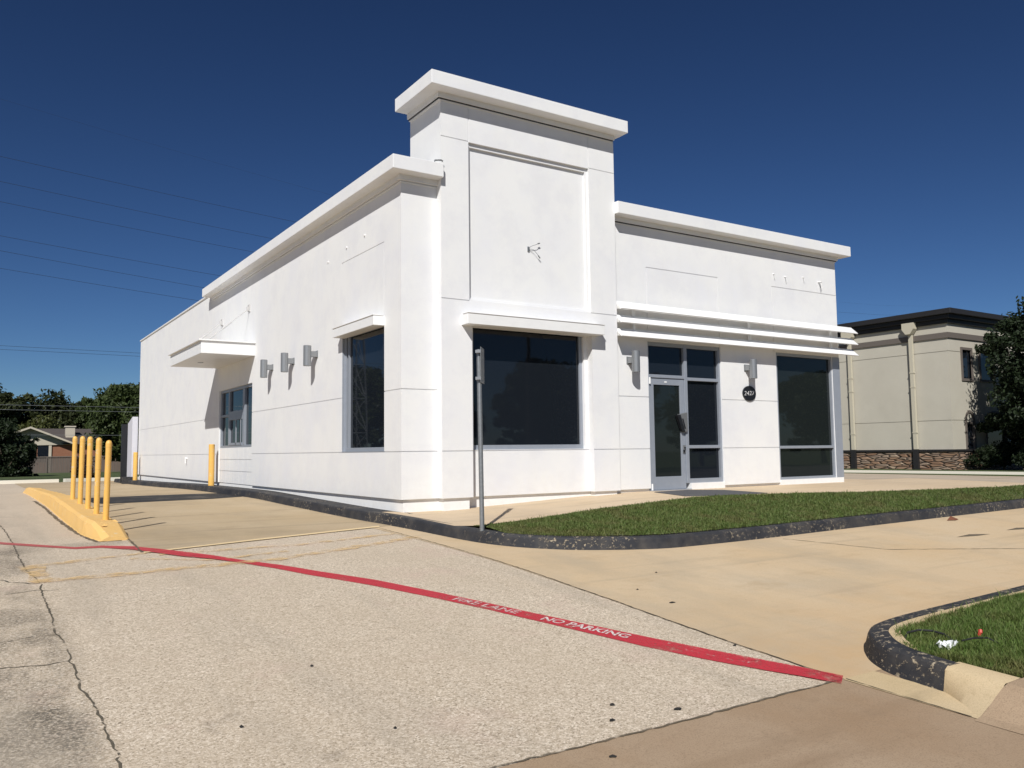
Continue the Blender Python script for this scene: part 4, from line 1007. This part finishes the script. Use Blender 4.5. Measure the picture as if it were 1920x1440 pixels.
def trunk_mesh(h, r0, blobs, seed):
    r = random.Random(seed); mb = MB(); top = Vector((r.uniform(-.2, .2), r.uniform(-.2, .2), h))
    mid = Vector((r.uniform(-.15, .15), r.uniform(-.15, .15), h * .5)); mb.tube([(0, 0, -.5), (0, 0, 0), mid, top], [r0 * 1.4, r0 * 1.15, r0 * .85, r0 * .6], 9)
    for cx, cy, cz, rx, ry, rz in blobs:
        e = Vector((cx, cy, cz)); s = top.lerp(mid, r.uniform(0, .5)); m_ = s.lerp(e, .5) + Vector((r.uniform(-.3, .3), r.uniform(-.3, .3), r.uniform(0, .4)))
        mb.tube([s, m_, e, e + Vector((0, 0, rz * .5))], [r0 * .5, r0 * .32, r0 * .16, r0 * .05], 6)
    me = bpy.data.meshes.new('trunk'); me.from_pydata(mb.v, [], mb.f); me.update(); me.materials.append(M_bark)
    for p in me.polygons: p.use_smooth = True
    return me
def blobs_for(seed, h, wdt, n, low=.25, flat=.6):
    r = random.Random(seed); out = []
    for i in range(n):
        a = r.uniform(0, 6.283); q = r.uniform(.15, .75) * wdt; t = r.random(); z = h * (low + (1 - low) * (.15 + .72 * t)); k = 1 - .55 * abs(t - .4)
        s = wdt * r.uniform(.30, .52); out.append((math.cos(a) * q * k, math.sin(a) * q * k, z, s, s, s * flat))
    out.append((0, 0, h * (low + (1 - low) * .55), wdt * .6, wdt * .6, (1 - low) * h * .4)); return out
KIND = {}
def proto(key, h, wdt, n, nleaf, size, M, seed, low=.25, trunk=.3):
    bl = blobs_for(seed, h, wdt, n, low); KIND[key] = (crown_mesh('crown', bl, nleaf, size, seed, M), trunk_mesh(h * (low + .1), trunk, bl, seed))
def tree(key, loc, label, group, s=1.0, rot=0, name='tree', cat='tree'):
    o = empty(name, loc, label, cat, group); o.rotation_euler = (0, 0, rot); o.scale = (s, s, s)
    for nm, me in zip(('crown', 'trunk'), KIND[key]):
        c = bpy.data.objects.new(nm, me); COL.objects.link(c); c.parent = o
    return o
proto('broad', 11.3, 6.8, 15, 24000, .34, M_leaf, 11, .12, .35)
proto('dusky', 11, 7.0, 15, 26000, .32, M_leafm, 23, .12, .35)
proto('yellow', 8, 5.0, 10, 11000, .28, M_leafy, 31, .10, .28)
proto('oak', 7.6, 3.1, 18, 42000, .11, M_leafd, 43, .06, .16)
proto('bush', 4.3, 2.4, 14, 22000, .13, M_leafd, 51, -.12, .1)
proto('shrub', 1.2, .8, 6, 3500, .06, M_leafd, 61, .0, .04)
proto('redshrub', 1.7, .9, 6, 2200, .08, M_leafr, 71, .0, .04)
GT = 'trees behind the far lawn'
gz_ = lambda x, y: g(x, y) - .05
for key, x, y, s, rot, lab in [
    ('dusky', -3.5, 122, 1.06, .3, 'broad dusky green tree at the far left edge of the photo'),
    ('dusky', 3.6, 125, 1.02, 1.3, 'wide dusky green tree rising behind the brick house gable'),
    ('yellow', 2.0, 113, .95, .8, 'yellow green tree just behind the house roof at left'),
    ('dusky', 8.2, 128, .82, 2.3, 'lower dusky tree left of the dip in the tree line'),
    ('broad', 14.8, 116, 1.03, .2, 'tall bright green tree left of the white building corner'),
    ('broad', 11.2, 112, .86, 2.1, 'green tree behind the chimney of the brick house'),
    ('broad', 20, 120, 1.0, 4.1, 'green tree partly hidden by the white building wall'),
    ('yellow', 9.8, 108, .75, 3.0, 'small yellow green tree right of the house chimney'),
    ('broad', 8.1, 82.4, .78, 1.9, 'dense green tree reaching the ground beside the rear corner of the white building'),
    ('broad', 10.6, 84, .8, 3.3, 'green tree tucked behind the white enclosure wall'),
    ('broad', 14, 150, 1.0, 1.0, 'distant green tree in the dip of the tree line')]:
    tree(key, (x, y, gz_(x, y)), lab, GT, s, rot)
tree('bush', (-3.6, 57, gz_(-3, 57) - .45), 'large dark rounded bush on the far lawn at the left edge', None, 1.08, .5, 'large_bush', 'bush')
tree('bush', (-2.5, 60.5, gz_(-1, 60) - .4), 'dark bush beside the large one, nearer the fence', None, .8, 2.5, 'large_bush', 'bush')
tree('redshrub', (-1.0, 31.5, gz_(0, 32)), 'reddish leafed shrub by the gate behind the building', None, .8, 0, 'red_shrub', 'shrub')
tree('oak', (34.7, 6.8, -.36), 'dark live oak tree in front of the beige office building', None, 1.04, .4)
tree('oak', (36.6, 7.6, -.9), 'lower dark oak crown behind the live oak at the office building', None, .8, 2.2)
for i, (x, y, s) in enumerate([(34.2, 9.0, 1.0), (35.4, 8.9, 1.2), (36.6, 8.5, 1.2), (34.6, 7.6, .9), (35.6, 6.8, 1.1), (36.6, 6.2, 1.1)]):
    tree('shrub', (x, y, -.38), 'low dark shrub along the base of the beige office building', 'shrubs at the office building', s, i * 1.1, 'shrub', 'shrub')

# overhead wires on a lattice mast (the mast shows only as a reflection in the side window)
MX, MY = -12.3, 32.7
W3 = [((-4.641, 34.317, 15.094), (10.649, 37.013, 14.721)), ((-4.603, 34.324, 13.877), (9.125, 36.745, 13.446)), ((-4.571, 34.33, 12.897), (7.954, 36.538, 12.46)), ((-4.519, 34.339, 11.252), (6.097, 36.211, 10.793)), ((-4.496, 34.343, 10.534), (5.298, 36.07, 9.992)), ((-4.469, 34.348, 9.691), (4.78, 35.979, 9.243)), ((-4.352, 34.368, 6.009), (1.918, 35.474, 6.112)), ((-4.346, 34.369, 5.833), (1.921, 35.475, 5.943)), ((-4.731, 34.302, 17.906), (12.314, 37.307, 16.915))]
nm = ['topmost', 'second highest', 'third highest', 'fourth highest', 'fifth highest', 'sixth and lowest of the upper', 'upper of the low pair', 'lower of the low pair', 'faintest and highest']
for i, (a, b) in enumerate(W3):
    dz = (b[2] - a[2]) / (b[0] - a[0]); zR = b[2] + (2.0 if i < 6 else 1.0)
    k = (zR - b[2] - dz * (81 - b[0])) / ((81 - b[0]) * (81 - a[0]))
    f = lambda x: a[2] + dz * (x - a[0]) + k * (x - a[0]) * (x - b[0])
    yy = lambda x: a[1] + (x - a[0]) * .17633
    pts = [(x, yy(x), f(x)) for x in [-12.3, -9, -4.6, 0, 5, 10, 16, 24, 34, 46, 60, 75, 92, 110]]
    pts = [(-90, yy(-90), pts[0][2] + 1.0), (-50, yy(-50), pts[0][2] - .6)] + pts
    mb = MB(); mb.tube(pts, .0075 if i < 6 else .007 if i < 8 else .003, 5)
    tag(mb.build('overhead_wire', M_wire), {8: 'very faint uppermost overhead wire in the dark blue sky'}.get(i, nm[i] + ' overhead power wire crossing the left sky'), 'wire', 'overhead power wires')
for i, z_ in enumerate((4.6, 4.25, 2.4)):
    mb = MB(); mb.tube([(-40, 60, z_ + .8), (-6, 60, z_), (8, 60, z_ - .05), (40, 60, z_ + .6)], .012, 5); tag(mb.build('overhead_wire', M_galv), ['upper thin pale wire before the far trees', 'middle thin pale wire before the far trees', 'lowest thin pale wire before the far house roof'][i], 'wire', 'overhead power wires')
MS = empty('lattice_mast', (MX, MY, -.4), 'steel lattice power mast reflected in the tall side window', 'mast')
mb = MB(); H = 19.0
def leg(z_): return .75 - .022 * z_
for sx, sy in ((-1, -1), (1, -1), (1, 1), (-1, 1)):
    mb.tube([(MX + sx * leg(0), MY + sy * leg(0), -.5), (MX + sx * leg(H), MY + sy * leg(H), H)], .045, 5)
zz = 0.0
while zz < H - 1.9:
    z2 = zz + 1.9
    cs = [(-1, -1), (1, -1), (1, 1), (-1, 1)]
    for k in range(4):
        a, b = cs[k], cs[(k + 1) % 4]
        mb.tube([(MX + a[0] * leg(zz), MY + a[1] * leg(zz), zz), (MX + b[0] * leg(z2), MY + b[1] * leg(z2), z2)], .018, 4); mb.tube([(MX + b[0] * leg(zz), MY + b[1] * leg(zz), zz), (MX + a[0] * leg(z2), MY + a[1] * leg(z2), z2)], .018, 4); mb.tube([(MX + a[0] * leg(zz), MY + a[1] * leg(zz), zz), (MX + b[0] * leg(zz), MY + b[1] * leg(zz), zz)], .018, 4)
    zz = z2
mb.build('lattice', M_galv, MS)
for k in range(5):
    tree('dusky' if k % 2 else 'broad', (-24 - k * 7, 60 - k * 3, -.5), 'tree beyond the left lot, seen only reflected in the glass', 'trees reflected in the windows', .8, k)
for k, (x, y, s) in enumerate([(34, -44, .8), (46, -50, .9), (60, -52, .8), (26, -48, .7), (75, -48, .9)]):
    tree('dusky' if k % 2 else 'broad', (x, y, -1), 'tree across the street, seen only reflected in the glass', 'trees reflected in the windows', s, k)
mb = MB(); mb.tube([(27, -36, -1), (27, -36, 11)], [.17, .11], 10); tag(mb.build('utility_pole', M_bark), 'wooden utility pole across the street, reflected in the tower window', 'pole')
